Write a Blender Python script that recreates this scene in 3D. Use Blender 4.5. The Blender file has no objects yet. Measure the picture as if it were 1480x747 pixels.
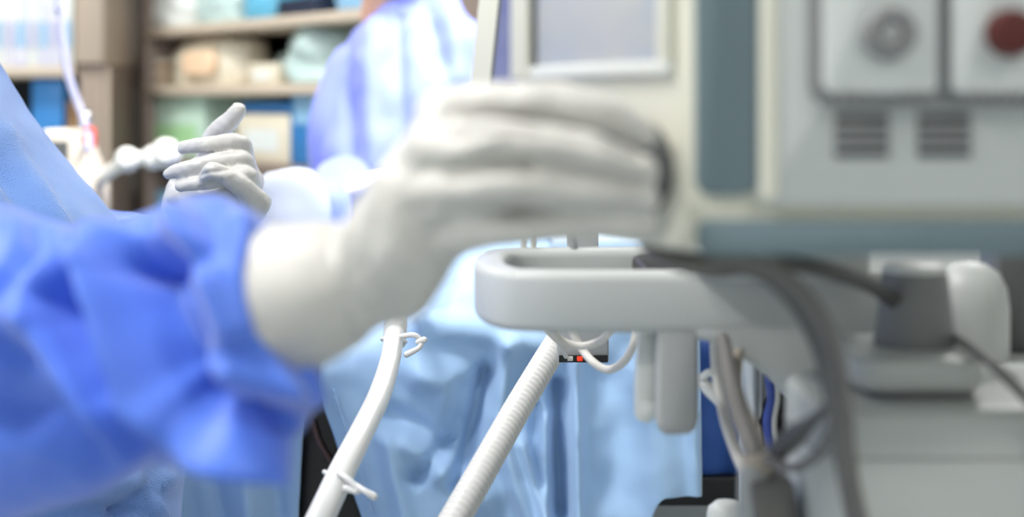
import bpy, bmesh, math, random
import numpy as np
from mathutils import Vector, Matrix, noise

random.seed(4); np.random.seed(4)
scene = bpy.context.scene
COL = scene.collection

# ------------------------------------------------------------------ camera
LENS = 50.0
F = 1480 * LENS / 36.0          # focal length in pixels
CZ = 1.25                       # camera height
HY = 150.0                      # image row of the horizon (lens shifted down)
cam_d = bpy.data.cameras.new('camera'); cam = bpy.data.objects.new('camera', cam_d); COL.objects.link(cam)
cam.location = (0, 0, CZ); cam.rotation_euler = (math.pi / 2, 0, 0)
cam_d.lens = LENS; cam_d.sensor_width = 36; cam_d.sensor_fit = 'HORIZONTAL'
cam_d.shift_y = -(373.5 - HY) / 1480.0
cam_d.clip_start = 0.02
cam_d.dof.use_dof = True; cam_d.dof.focus_distance = 1.18; cam_d.dof.aperture_fstop = 3.3
scene.camera = cam

# ------------------------------------------------------------------ world, exposure
w = bpy.data.worlds.new('World'); scene.world = w; w.use_nodes = True
w.node_tree.nodes['Background'].inputs[0].default_value = (0.9, 0.95, 1.0, 1)
w.node_tree.nodes['Background'].inputs[1].default_value = 0.3
scene.view_settings.view_transform = 'Standard'
scene.view_settings.look = 'None'
scene.view_settings.gamma = 1.0
scene.view_settings.exposure = -0.25
scene.view_settings.use_curve_mapping = False
scene.cycles.use_denoising = True
scene.cycles.max_bounces = 8

# lamp powers (the lamps are built further down)
P_SURG = 14.0
P_PANEL = 24.0

# ------------------------------------------------------------------ helpers
def at(px, py, d):
    return Vector(((px - 740.0) / F * d, d, CZ + (HY - py) / F * d))

def lin(c):
    o = []
    for v in c[:3]:
        v = v / 255.0
        o.append(v / 12.92 if v <= 0.04045 else ((v + 0.055) / 1.055) ** 2.4)
    return (*o, 1.0)

def mat(name, rgb, rough=0.5, ns=30.0, na=0.06, bs=0.0, bstr=0.0, bdist=0.001, metal=0.0, sheen=0.0,
        trans=0.0, sss=0.0, emit=None, es=0.0, translucent=0.0, coat=0.0, rgb2=None):
    m = bpy.data.materials.new(name); m.use_nodes = True
    nt = m.node_tree; b = nt.nodes['Principled BSDF']
    tc = nt.nodes.new('ShaderNodeTexCoord')
    n = nt.nodes.new('ShaderNodeTexNoise'); n.inputs['Scale'].default_value = ns; n.inputs['Detail'].default_value = 4
    nt.links.new(tc.outputs['Object'], n.inputs['Vector'])
    mx = nt.nodes.new('ShaderNodeMix'); mx.data_type = 'RGBA'
    c = lin(rgb)
    if rgb2 is None:
        mx.inputs[6].default_value = tuple(max(0, v * (1 - na)) for v in c[:3]) + (1,)
        mx.inputs[7].default_value = tuple(min(1, v * (1 + na)) for v in c[:3]) + (1,)
        nt.links.new(n.outputs['Fac'], mx.inputs[0])
    else:
        mx.inputs[6].default_value = c; mx.inputs[7].default_value = lin(rgb2)
        cr = nt.nodes.new('ShaderNodeValToRGB'); cr.color_ramp.elements[0].position = 0.42; cr.color_ramp.elements[1].position = 0.58
        nt.links.new(n.outputs['Fac'], cr.inputs[0]); nt.links.new(cr.outputs[0], mx.inputs[0])
    nt.links.new(mx.outputs[2], b.inputs['Base Color'])
    b.inputs['Roughness'].default_value = rough
    b.inputs['Metallic'].default_value = metal
    b.inputs['Sheen Weight'].default_value = sheen
    b.inputs['Sheen Roughness'].default_value = 0.5
    b.inputs['Transmission Weight'].default_value = trans
    b.inputs['Coat Weight'].default_value = coat
    if sss:
        b.inputs['Subsurface Weight'].default_value = sss
        b.inputs['Subsurface Radius'].default_value = (0.006, 0.004, 0.003)
        b.inputs['Subsurface Scale'].default_value = 1.0
    if emit:
        b.inputs['Emission Color'].default_value = lin(emit); b.inputs['Emission Strength'].default_value = es
    if bs:
        v = nt.nodes.new('ShaderNodeTexVoronoi'); v.inputs['Scale'].default_value = bs
        nt.links.new(tc.outputs['Object'], v.inputs['Vector'])
        bp = nt.nodes.new('ShaderNodeBump'); bp.inputs['Strength'].default_value = bstr; bp.inputs['Distance'].default_value = bdist
        nt.links.new(v.outputs['Distance'], bp.inputs['Height']); nt.links.new(bp.outputs[0], b.inputs['Normal'])
    if translucent:
        tl = nt.nodes.new('ShaderNodeBsdfTranslucent'); nt.links.new(mx.outputs[2], tl.inputs[0])
        ms = nt.nodes.new('ShaderNodeMixShader'); ms.inputs[0].default_value = translucent
        nt.links.new(b.outputs[0], ms.inputs[1]); nt.links.new(tl.outputs[0], ms.inputs[2])
        nt.links.new(ms.outputs[0], nt.nodes['Material Output'].inputs[0])
    return m

def tag(o, label, cat, group=None, kind=None):
    if label: o['label'] = label
    if cat: o['category'] = cat
    if group: o['group'] = group
    if kind: o['kind'] = kind
    return o

def struct(o, label=None):
    o['kind'] = 'structure'
    if label: o['label'] = label
    return o

def adopt(o, parent):
    if parent is not None:
        o.parent = parent
        o.matrix_parent_inverse = Matrix.Translation(-WLOC[parent.name])
    WLOC[o.name] = Vector((0, 0, 0)) if parent is None else Vector((0, 0, 0))
    return o
WLOC = {}

def thing(name, loc, label, cat, group=None):
    o = bpy.data.objects.new(name, None); COL.objects.link(o)
    o.location = loc; o.empty_display_size = 0.05
    WLOC[o.name] = Vector(loc)
    return tag(o, label, cat, group)

def mk(name, verts, faces, m, parent=None, smooth=True):
    me = bpy.data.meshes.new(name)
    me.from_pydata([tuple(v) for v in verts], [], [tuple(f) for f in faces])
    me.update()
    return link_me(name, me, m, parent, smooth)

def link_me(name, me, m, parent=None, smooth=True, angle=None):
    o = bpy.data.objects.new(name, me); COL.objects.link(o)
    if m: me.materials.append(m)
    me.polygons.foreach_set('use_smooth', [bool(smooth)] * len(me.polygons))
    if angle: 
        try: me.set_sharp_from_angle(angle=angle)
        except Exception: pass
    adopt(o, parent)
    return o

def from_bm(name, bm, m, parent=None, smooth=True, angle=math.radians(50)):
    me = bpy.data.meshes.new(name); bm.normal_update(); bm.to_mesh(me); bm.free()
    return link_me(name, me, m, parent, smooth, angle)

def bm_box(bm, lo, hi, bev=0.0, seg=2, mtx=None):
    lo = Vector(lo); hi = Vector(hi)
    c = (lo + hi) / 2; s = hi - lo
    r = bmesh.ops.create_cube(bm, size=1.0)
    for v in r['verts']: v.co = Vector((v.co.x * s.x, v.co.y * s.y, v.co.z * s.z)) + c
    vs = r['verts']
    if bev:
        es = list({e for v in vs for e in v.link_edges})
        rb = bmesh.ops.bevel(bm, geom=es, offset=bev, segments=seg, profile=0.5, affect='EDGES')
        vs = list({v for f in rb['faces'] for v in f.verts} | {v for v in vs if v.is_valid})
    if mtx is not None:
        bmesh.ops.transform(bm, matrix=mtx, verts=vs)
    return bm

def box(name, lo, hi, m, parent=None, bev=0.0, seg=2, mtx=None):
    bm = bmesh.new(); bm_box(bm, lo, hi, bev, seg, mtx)
    return from_bm(name, bm, m, parent)

def prism(name, poly, axis, a, b, m, parent=None, bev=0.0, seg=3):
    """polygon extruded: axis 'y' -> poly is (x,z), axis 'z' -> poly is (x,y)"""
    bm = bmesh.new()
    def P(p, t): return (p[0], t, p[1]) if axis == 'y' else (p[0], p[1], t)
    v0 = [bm.verts.new(P(p, a)) for p in poly]; v1 = [bm.verts.new(P(p, b)) for p in poly]
    n = len(poly)
    bm.faces.new(v0); bm.faces.new(v1)
    for i in range(n): bm.faces.new((v0[i], v0[(i + 1) % n], v1[(i + 1) % n], v1[i]))
    bmesh.ops.recalc_face_normals(bm, faces=bm.faces)
    if bev:
        bmesh.ops.bevel(bm, geom=list(bm.edges), offset=bev, segments=seg, profile=0.5, affect='EDGES')
    return from_bm(name, bm, m, parent)

def catmull(pts, n, closed=False):
    pts = np.array([list(p) for p in pts], float)
    N = len(pts); out = []
    if N == 2:
        for i in range(n + 1): out.append(pts[0] * (1 - i / n) + pts[1] * i / n)
        return np.array(out)
    segs = N if closed else N - 1
    for i in range(segs):
        if closed:
            p0, p1, p2, p3 = pts[(i - 1) % N], pts[i], pts[(i + 1) % N], pts[(i + 2) % N]
        else:
            p1, p2 = pts[i], pts[i + 1]
            p0 = pts[i - 1] if i > 0 else 2 * p1 - p2
            p3 = pts[i + 2] if i + 2 < N else 2 * p2 - p1
        for k in range(n):
            t = k / n
            out.append(0.5 * ((2 * p1) + (-p0 + p2) * t + (2 * p0 - 5 * p1 + 4 * p2 - p3) * t * t + (-p0 + 3 * p1 - 3 * p2 + p3) * t ** 3))
    if not closed: out.append(pts[-1])
    return np.array(out)

def frames(path):
    T = np.gradient(path, axis=0); T /= np.linalg.norm(T, axis=1)[:, None] + 1e-12
    ref = np.array([0, 0, 1.0]) if abs(T[0][2]) < 0.9 else np.array([1.0, 0, 0])
    n = ref - T[0] * ref.dot(T[0]); n /= np.linalg.norm(n)
    Ns = [n]
    for i in range(1, len(path)):
        n = Ns[-1] - T[i] * Ns[-1].dot(T[i]); n /= np.linalg.norm(n) + 1e-12
        Ns.append(n)
    Ns = np.array(Ns); return T, Ns, np.cross(T, Ns)

def tube_geo(pts, rad, n=8, seg=12, round_ends=True, closed=False):
    """swept tube through points (x,y,z); rad number or list"""
    if np.isscalar(rad): rad = [rad] * len(pts)
    q = catmull([list(p) + [r] for p, r in zip(pts, rad)], n, closed)
    path, r = q[:, :3], q[:, 3]
    T, N, B = frames(path)
    rings = [(path[i], T[i], N[i], B[i], r[i]) for i in range(len(path))]
    if round_ends and not closed:
        def cap(p, t, nn, b, rr, sgn):
            return [(p + sgn * t * rr * math.sin(a), t, nn, b, rr * math.cos(a)) for a in (0.5, 0.95, 1.3)]
        rings = cap(*rings[0], -1)[::-1] + rings + cap(*rings[-1], 1)
    V = []; Fc = []
    for p, t, nn, b, rr in rings:
        for k in range(seg):
            a = 2 * math.pi * k / seg
            V.append(p + rr * (math.cos(a) * nn + math.sin(a) * b))
    M = len(rings)
    for i in range(M - 1 + (1 if closed else 0)):
        for k in range(seg):
            j = (i + 1) % M
            Fc.append((i * seg + k, i * seg + (k + 1) % seg, j * seg + (k + 1) % seg, j * seg + k))
    if not closed:
        Fc.append(tuple(range(seg))[::-1]); Fc.append(tuple((M - 1) * seg + k for k in range(seg)))
    return V, Fc

def tube(name, pts, rad, m, parent=None, n=8, seg=12, round_ends=True, closed=False):
    V, Fc = tube_geo(pts, rad, n, seg, round_ends, closed)
    return mk(name, V, Fc, m, parent)

def lathe(name, prof, center, m, parent=None, seg=32, axis=(0, 0, 1)):
    """prof: list of (radius, height) along the axis"""
    ax = Vector(axis).normalized(); q = ax.to_track_quat('Z', 'Y')
    V = []; Fc = []
    for r, h in prof:
        for k in range(seg):
            a = 2 * math.pi * k / seg
            V.append(Vector(center) + q @ Vector((r * math.cos(a), r * math.sin(a), h)))
    for i in range(len(prof) - 1):
        for k in range(seg):
            Fc.append((i * seg + k, i * seg + (k + 1) % seg, (i + 1) * seg + (k + 1) % seg, (i + 1) * seg + k))
    Fc.append(tuple(range(seg))[::-1]); Fc.append(tuple((len(prof) - 1) * seg + k for k in range(seg)))
    o = mk(name, V, Fc, m, parent)
    try: o.data.set_sharp_from_angle(angle=math.radians(40))
    except Exception: pass
    return o

def fuse(name, chains, m, parent, voxel=0.0018, smooth=8, wrinkle=0.0, wscale=60, extra=None):
    """chains of (points, radii) grown together into one continuous skin"""
    V = []; Fc = []
    for pts, rad in chains:
        v, f = tube_geo(pts, rad, 5, 16)
        b = len(V); V += list(v); Fc += [tuple(i + b for i in t) for t in f]
    me = bpy.data.meshes.new('tmp'); me.from_pydata([tuple(v) for v in V], [], Fc); me.update()
    bm = bmesh.new(); bm.from_mesh(me); bmesh.ops.recalc_face_normals(bm, faces=bm.faces)
    if extra: extra(bm)
    bm.to_mesh(me); bm.free()
    o = bpy.data.objects.new('tmp', me); COL.objects.link(o)
    r = o.modifiers.new('r', 'REMESH'); r.mode = 'VOXEL'; r.voxel_size = voxel
    if smooth:
        s = o.modifiers.new('s', 'SMOOTH'); s.factor = 0.5; s.iterations = smooth
    dg = bpy.context.evaluated_depsgraph_get()
    me2 = bpy.data.meshes.new_from_object(o.evaluated_get(dg))
    bpy.data.objects.remove(o); 
    if wrinkle:
        n = len(me2.vertices); co = np.empty(n * 3); me2.vertices.foreach_get('co', co); co = co.reshape(-1, 3)
        no = np.array([tuple(x.normal) for x in me2.vertices])
        d = np.array([noise.turbulence(Vector(c) * wscale, 3, False) for c in co]) - 0.4
        co += no * (d * wrinkle)[:, None]
        me2.vertices.foreach_set('co', co.ravel()); me2.update()
    me2.name = name; me2.materials.clear()
    return link_me(name, me2, m, parent)

def dist_poly(P, pts):
    best = np.full(len(P), 1e9)
    pts = np.array(pts, float)
    for a, b in zip(pts[:-1], pts[1:]):
        ab = b - a; t = np.clip(((P - a) @ ab) / (ab @ ab + 1e-12), 0, 1)
        best = np.minimum(best, np.linalg.norm(P - (a + t[:, None] * ab), axis=1))
    return best

def proj(co):
    return np.stack([740 + co[:, 0] / co[:, 1] * F, HY - (co[:, 2] - CZ) / co[:, 1] * F], 1)

def sculpt(o, strokes, ns=0.0, nscale=18.0, facing=True, ns2=0.0, nscale2=70.0, tent=False):
    """raise ridges / press valleys (polyline, width, height m) into a fabric surface along its normals"""
    me = o.data; n = len(me.vertices)
    co = np.empty(n * 3); me.vertices.foreach_get('co', co); co = co.reshape(-1, 3)
    no = np.array([tuple(x) for x in (v.normal for v in me.vertices)])
    view = co - np.array([0, 0, CZ]); view /= np.linalg.norm(view, axis=1)[:, None]
    wgt = np.clip(-(no * view).sum(1) * 2.2, 0, 1) if facing else np.ones(n)
    P = proj(co); d = np.zeros(n)
    for pts, wd, h in strokes:
        q_ = dist_poly(P, pts) / wd
        d += h * (np.clip(1 - np.sqrt(q_ * q_ + 0.01), 0, 1) ** 1.25 if tent else np.exp(-q_ ** 2))
    d *= wgt
    if ns: d += ns * np.array([noise.turbulence(Vector(c) * nscale, 3, False) - 0.45 for c in co])
    if ns2: d += ns2 * np.array([noise.noise(Vector(c) * nscale2) for c in co])
    co += no * d[:, None]
    me.vertices.foreach_set('co', co.ravel()); me.update()

def loft(name, rings, m, parent=None, nu=10, seg=96, power=2.0, cap=True):
    """rings: (center, a, b) 3-vectors; smoothly interpolated"""
    q = catmull([list(c) + list(a) + list(b) for c, a, b in rings], nu)
    V = []; Fc = []
    for row in q:
        c, a, b = row[:3], row[3:6], row[6:9]
        for k in range(seg):
            t = 2 * math.pi * k / seg
            ct, st = math.cos(t), math.sin(t)
            e = 2.0 / power
            V.append(c + a * math.copysign(abs(ct) ** e, ct) + b * math.copysign(abs(st) ** e, st))
    M = len(q)
    for i in range(M - 1):
        for k in range(seg):
            Fc.append((i * seg + k, i * seg + (k + 1) % seg, (i + 1) * seg + (k + 1) % seg, (i + 1) * seg + k))
    if cap:
        Fc.append(tuple(range(seg))[::-1]); Fc.append(tuple((M - 1) * seg + k for k in range(seg)))
    me = bpy.data.meshes.new(name); me.from_pydata([tuple(v) for v in V], [], Fc); me.update()
    bm = bmesh.new(); bm.from_mesh(me); bmesh.ops.recalc_face_normals(bm, faces=bm.faces); bm.to_mesh(me); bm.free()
    return link_me(name, me, m, parent)

# ------------------------------------------------------------------ materials
M = {}
M['glove'] = mat('latex_glove', (204, 202, 197), 0.42, 40, 0.04, 900, 0.05, 0.0003, sss=0.15)
M['bead'] = mat('glove_bead', (232, 226, 212), 0.45)
M['gown_near'] = mat('gown_blue', (88, 134, 244), 0.5, 22, 0.06, 1100, 0.10, 0.0004, sheen=0.6, translucent=0.18)
M['gown'] = mat('gown_textured_blue', (116, 158, 226), 0.6, 16, 0.06, 760, 0.7, 0.0008, sheen=0.4, translucent=0.12)
M['gown_far'] = mat('gown_far_blue', (130, 145, 240), 0.6, 12, 0.08, sheen=0.3, translucent=0.15)
M['drape'] = mat('drape_light_blue', (166, 200, 236), 0.65, 14, 0.08, 900, 0.15, 0.0005, sheen=0.3)
M['drape_dark'] = mat('drape_dark_blue', (38, 84, 160), 0.65, 14, 0.08, 900, 0.15, 0.0005, sheen=0.2)
M['towel'] = mat('pale_towel', (205, 226, 245), 0.8, 60, 0.05, 500, 0.3, 0.001)
M['skin'] = mat('skin', (214, 168, 146), 0.5, 60, 0.06, sss=0.2)
M['hair_cap'] = mat('surgical_cap', (120, 165, 220), 0.7, 40, 0.05, 700, 0.3, 0.0008)
M['mask'] = mat('face_mask', (160, 200, 232), 0.7, 40, 0.04, 700, 0.3, 0.0008)
M['eye_white'] = mat('eye_white', (235, 232, 228), 0.2)
M['iris'] = mat('iris', (60, 42, 30), 0.2)
M['brow'] = mat('eyebrow', (50, 38, 30), 0.8)
M['scrub'] = mat('scrub_trousers', (52, 92, 170), 0.7, 20, 0.08)
M['clog'] = mat('clog_rubber', (225, 228, 230), 0.45)
M['white'] = mat('white_plastic', (222, 224, 220), 0.38, 20, 0.02)
M['white_d'] = mat('grey_white_plastic', (196, 199, 197), 0.42, 20, 0.02)
M['cream'] = mat('cream_plastic', (226, 224, 208), 0.42, 20, 0.02)
M['casing'] = mat('casing_grey', (190, 194, 193), 0.48, 25, 0.03)
M['teal'] = mat('teal_grey_plastic', (104, 122, 129), 0.5, 25, 0.04)
M['module'] = mat('module_face', (204, 208, 207), 0.45, 30, 0.02)
M['dkgrey'] = mat('dark_grey_plastic', (92, 94, 95), 0.5, 30, 0.06)
M['grey'] = mat('mid_grey_plastic', (128, 129, 130), 0.5, 30, 0.06)
M['ltgrey'] = mat('light_grey_plastic', (166, 168, 168), 0.5, 30, 0.05)
M['slot'] = mat('vent_slot', (84, 85, 87), 0.6)
M['black'] = mat('black_rubber', (14, 14, 16), 0.45, 40, 0.1)
M['vinyl'] = mat('black_vinyl', (18, 15, 15), 0.35, 8, 0.2, 300, 0.1, 0.0006)
M['redknob'] = mat('dark_red_plastic', (80, 20, 14), 0.45)
M['red'] = mat('red_plastic', (214, 70, 60), 0.4)
M['redled'] = mat('red_led', (220, 60, 30), 0.4, emit=(255, 60, 30), es=0.6)
M['cable'] = mat('grey_cable', (108, 106, 104), 0.45, 40, 0.06)
M['cable_d'] = mat('dark_cable', (78, 77, 76), 0.45, 40, 0.06)
M['cable_w'] = mat('white_cable', (226, 222, 214), 0.4)
M['cable_b'] = mat('beige_cable', (170, 160, 146), 0.45)
M['tube_w'] = mat('white_tube', (224, 224, 222), 0.35, 30, 0.03, sss=0.15)
M['tube_c'] = mat('corrugated_tube', (218, 217, 214), 0.4, 30, 0.03, sss=0.1)
M['screen'] = mat('screen_glass', (190, 190, 188), 0.25, 14, 0.1, rgb2=(176, 181, 192), emit=(150, 152, 160), es=0.12)
M['screen2'] = mat('screen_glass_blue', (92, 98, 150), 0.15, 12, 0.1, rgb2=(120, 126, 160), emit=(80, 86, 150), es=0.12)
M['lav'] = mat('lavender_line', (200, 202, 232), 0.3, trans=0.2)
M['board'] = mat('shelf_board', (202, 188, 170), 0.55, 12, 0.06)
M['taupe'] = mat('cabinet_taupe', (186, 170, 154), 0.55, 9, 0.06)
M['brown'] = mat('cabinet_brown', (134, 120, 110), 0.55, 9, 0.08)
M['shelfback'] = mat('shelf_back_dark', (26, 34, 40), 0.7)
M['wall'] = mat('wall_paint', (226, 228, 226), 0.8, 5, 0.02)
M['floor'] = mat('floor_vinyl', (172, 182, 186), 0.35, 6, 0.05)
M['ceil'] = mat('ceiling_paint', (240, 240, 238), 0.85, 4, 0.02)
M['steel'] = mat('brushed_steel', (190, 192, 195), 0.3, 50, 0.05, metal=1.0)
M['lamp'] = mat('lamp_glass', (255, 255, 255), 0.3, emit=(255, 252, 246), es=6.0)
M['pkg_white'] = mat('package_white', (226, 232, 230), 0.45, 12, 0.06)
M['pkg_grey'] = mat('package_grey_green', (186, 208, 206), 0.4, 9, 0.1)
M['pkg_green'] = mat('package_pale_green', (196, 224, 206), 0.45, 9, 0.08)
M['lab_green'] = mat('label_green', (172, 220, 164), 0.5)
M['pkg_blue'] = mat('package_blue', (52, 128, 196), 0.45, 12, 0.1)
M['pkg_cyan'] = mat('package_cyan', (96, 176, 210), 0.45, 12, 0.1)
M['pkg_lblue'] = mat('package_light_blue', (140, 186, 220), 0.5, 12, 0.1)
M['pkg_cream'] = mat('package_cream', (224, 216, 196), 0.5, 12, 0.06)
M['pkg_orange'] = mat('label_orange', (246, 212, 178), 0.5, 12, 0.05)
M['pkg_tan'] = mat('package_tan', (170, 132, 92), 0.6, 12, 0.1)
M['pkg_navy'] = mat('package_navy', (20, 34, 60), 0.5)
M['paper'] = mat('paper_sleeve', (228, 228, 238), 0.6, 10, 0.05, rgb2=(206, 212, 236))
M['beige'] = mat('pump_beige', (226, 216, 200), 0.45)

# ------------------------------------------------------------------ the room
X0, X1, Y0, Y1, ZC = -3.2, 3.0, -2.6, 5.4, 2.95
struct(box('floor', (X0, Y0, -0.1), (X1, Y1, 0), M['floor']))
struct(box('ceiling', (X0, Y0, ZC), (X1, Y1, ZC + 0.1), M['ceil']))
struct(box('wall_back', (X0, Y1, 0), (X1, Y1 + 0.1, ZC), M['wall']))
struct(box('wall_front', (X0, Y0 - 0.1, 0), (X1, Y0, ZC), M['wall']))
struct(box('wall_left', (X0 - 0.1, Y0, 0), (X0, Y1, ZC), M['wall']))
struct(box('wall_right', (X1, Y0, 0), (X1 + 0.1, Y1, ZC), M['wall']))

# ceiling lamps
def area(name, loc, size, power, parent, rot=(0, 0, 0), shape='RECTANGLE', sy=None, col=(1, 0.985, 0.96)):
    l = bpy.data.lights.new(name, 'AREA'); l.shape = shape; l.size = size
    if sy: l.size_y = sy
    l.energy = power; l.color = col
    o = bpy.data.objects.new(name, l); COL.objects.link(o); o.location = Vector(loc); o.rotation_euler = rot
    if parent: o.parent = parent; o.matrix_parent_inverse = Matrix.Translation(-WLOC[parent.name])
    return o
panel_where = {(-1.8, -0.3): 'near the left wall', (1.3, -1.0): 'by the right wall', (-1.6, 3.0): 'above the open shelving', (1.3, 3.2): 'in the far corner', (-0.9, 0.6): 'over the person at the machine'}
for (x, y), wh in panel_where.items():
    t = thing('ceiling_light', (x, y, ZC - 0.05), 'square white ceiling light panel ' + wh, 'ceiling light', 'ceiling light panels')
    bm = bmesh.new()
    for sx in (-1, 1):
        bm_box(bm, (x + sx * 0.31 - 0.02, y - 0.33, ZC - 0.05), (x + sx * 0.31 + 0.02, y + 0.33, ZC), 0.004)
        bm_box(bm, (x - 0.29, y + sx * 0.31 - 0.02, ZC - 0.05), (x + 0.29, y + sx * 0.31 + 0.02, ZC), 0.004)
    from_bm('frame', bm, M['white'], t)
    box('diffuser', (x - 0.29, y - 0.29, ZC - 0.03), (x + 0.29, y + 0.29, ZC - 0.01), M['lamp'], t, 0.004)
    area('panel_lamp', (x, y, ZC - 0.055), 0.58, P_PANEL * {(-1.8, -0.3): 1.9, (1.3, -1.0): 1.1, (-1.6, 3.0): 1.9, (1.3, 3.2): 1.3, (-0.9, 0.6): 1.6}[(x, y)], t)

# surgical lamp above the table
SL = Vector((0.15, 1.75, 2.1))
SD = (Vector((-0.2, 2.25, 1.15)) - SL).normalized()              # where the lamp head looks
t = thing('surgical_light', (SL.x, SL.y, SL.z), 'large round white surgical light hanging from the ceiling over the table', 'surgical light')
lathe('lamp_head', [(0.05, 0.14), (0.2, 0.12), (0.31, 0.05), (0.33, 0.0), (0.30, -0.012)], SL, M['white'], t, 48, -SD)
lathe('lamp_glass', [(0.29, 0.0), (0.29, -0.014), (0.02, -0.02)], SL, M['lamp'], t, 48, -SD)
tube('support_arm', [SL - SD * 0.13, SL - SD * 0.25, SL + Vector((0.3, -0.05, 0.45)), (SL.x + 0.3, SL.y - 0.05, ZC)], 0.025, M['white'], t)
lathe('handle', [(0.02, -0.02), (0.022, -0.1), (0.015, -0.12)], SL, M['ltgrey'], t, 20, -SD)
lo = area('surgical_lamp', SL + SD * 0.13, 0.55, P_SURG, t, shape='DISK', rot=SD.to_track_quat('-Z', 'Y').to_euler())
lo.data.spread = math.radians(110)

# ------------------------------------------------------------------ shelving behind
# right-hand open unit stands at an angle: its front runs from A to B
A = Vector((-1.03, 4.0, 0)); Bp = Vector((-0.20, 2.98, 0))
ux = (Bp - A).normalized(); uy = Vector((-ux.y, ux.x, 0))         # along the front, into the depth
if uy.y < 0: uy = -uy
LEN = (Bp - A).length
SM = Matrix(((ux.x, uy.x, 0, A.x), (ux.y, uy.y, 0, A.y), (0, 0, 1, 0), (0, 0, 0, 1)))
def sh_at(px, py):
    """local (s, z) on the front plane of the angled unit for a picture point"""
    r = Vector(((px - 740) / F, 1, 0))
    # A + ux*s = r*d
    det = ux.x * (-r.y) - (-r.x) * ux.y
    s = ((-A.x) * (-r.y) - (-r.x) * (-A.y)) / det
    d = (A.y + ux.y * s)
    return s, CZ + (HY - py) / F * d
unit = thing('shelving_unit', A, 'open supply shelving unit with beige boards standing at an angle behind the bright gown', 'shelving')
box('upright', (-0.05, 0, 0), (0.0, 0.42, 2.2), M['brown'], unit, 0.004, mtx=SM)
box('upright', (LEN, 0, 0), (LEN + 0.04, 0.42, 2.2), M['brown'], unit, 0.004, mtx=SM)
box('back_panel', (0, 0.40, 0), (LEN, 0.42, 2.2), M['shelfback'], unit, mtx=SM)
z_sh = {}
for nm, (px, py) in {'top': (300, 33), 'mid': (300, 124), 'low': (300, 232), 'bot': (300, 340)}.items():
    z_sh[nm] = sh_at(px, py)[1]
shelf_z = [z_sh['top'], z_sh['mid'], z_sh['low'], z_sh['bot'], 0.75, 0.4, 0.06, z_sh['top'] + 0.32, 2.17]
for z in shelf_z:
    mm = M['brown'] if z == z_sh['low'] else M['board']
    box('shelf_board', (0.001, 0.0, z - 0.026), (LEN - 0.001, 0.399, z), mm, unit, 0.004, mtx=SM)

def sack(name, s0, s1, z0, z1, y0, depth, m, label, cat='package', group=None, lump=0.012, parts=None, pw=2.6, seed=0):
    """a soft, bulging package standing on a board"""
    cx, cy = (s0 + s1) / 2, y0 + depth / 2
    rings = []
    H = z1 - z0
    for k, (f, sc) in enumerate([(0.0, 0.90), (0.06, 0.98), (0.3, 1.0), (0.6, 0.97), (0.85, 0.86), (0.96, 0.6), (1.0, 0.2)]):
        o_ = random.uniform(-0.04, 0.04)
        rings.append((SM @ Vector((cx + o_ * (s1 - s0) * 0.5, cy, z0 + f * H)), (ux * (s1 - s0) / 2 * sc), (uy * depth / 2 * sc)))
    o = loft(name, rings, m, None, 5, 40, pw)
    me = o.data
    zmin = z0 + 0.0005
    for v in me.vertices:
        if v.co.z > z0 + 0.004:
            v.co += v.normal * (noise.noise(v.co * 22 + Vector((seed, 0, 0))) * lump)
        v.co.z = max(v.co.z, zmin)
    tag(o, label, cat, group)
    return o

def carton(name, s0, s1, z0, z1, y0, depth, m, label, lab=None, cat='box', group=None, lf=(0.2, 0.8, 0.25, 0.7)):
    t = thing(name, SM @ Vector(((s0 + s1) / 2, y0 + depth / 2, z0)), label, cat, group)
    box('carton', (s0, y0, z0 + 0.0005), (s1, y0 + depth, z1), m, t, 0.004, mtx=SM)
    box('lid_flap', (s0 + 0.001, y0 + 0.002, z1), (s1 - 0.001, y0 + depth * 0.49, z1 + 0.002), m, t, mtx=SM)
    box('lid_flap', (s0 + 0.001, y0 + depth * 0.51, z1), (s1 - 0.001, y0 + depth - 0.002, z1 + 0.002), m, t, mtx=SM)
    if lab:
        a, b, c, d = lf
        box('paper_label', (s0 + a * (s1 - s0), y0 - 0.0015, z0 + c * (z1 - z0)), (s0 + b * (s1 - s0), y0 - 0.0002, z0 + d * (z1 - z0)), lab, t, mtx=SM)
    return t

def S(px0, px1, py_top, shelf, dz=0.0):
    s0 = sh_at(px0, 100)[0]; s1 = sh_at(px1, 100)[0]
    zt = sh_at((px0 + px1) / 2, py_top)[1]
    return s0, s1, shelf, zt
# --- top board
zt = z_sh['top']
a = S(188, 255, -30, zt); sack('supply_bag', a[0] + 0.01, a[1], zt, a[3], 0.02, 0.2, M['pkg_white'], 'puffy white supply bag at the pillar end of the highest board', seed=1)
a = S(257, 322, -25, zt); sack('supply_bag', a[0], a[1], zt, a[3], 0.02, 0.2, M['pkg_grey'], 'pale aqua supply bag between a white bag and a cyan one', seed=2)
a = S(324, 372, -35, zt); sack('supply_bag', a[0], a[1], zt, a[3], 0.03, 0.2, M['pkg_cyan'], 'cyan supply bag beside a low dark tray', seed=3)
a = S(385, 440, -2, zt); carton('supply_tray', a[0], a[1], zt, a[3], 0.03, 0.25, M['pkg_navy'], 'low dark navy tray on the highest board')
a = S(446, 560, -60, zt); sack('supply_bag', a[0], a[1], zt, a[3], 0.02, 0.22, M['pkg_lblue'], 'bright light blue bag on the highest board near the bright gown', seed=4)
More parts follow.
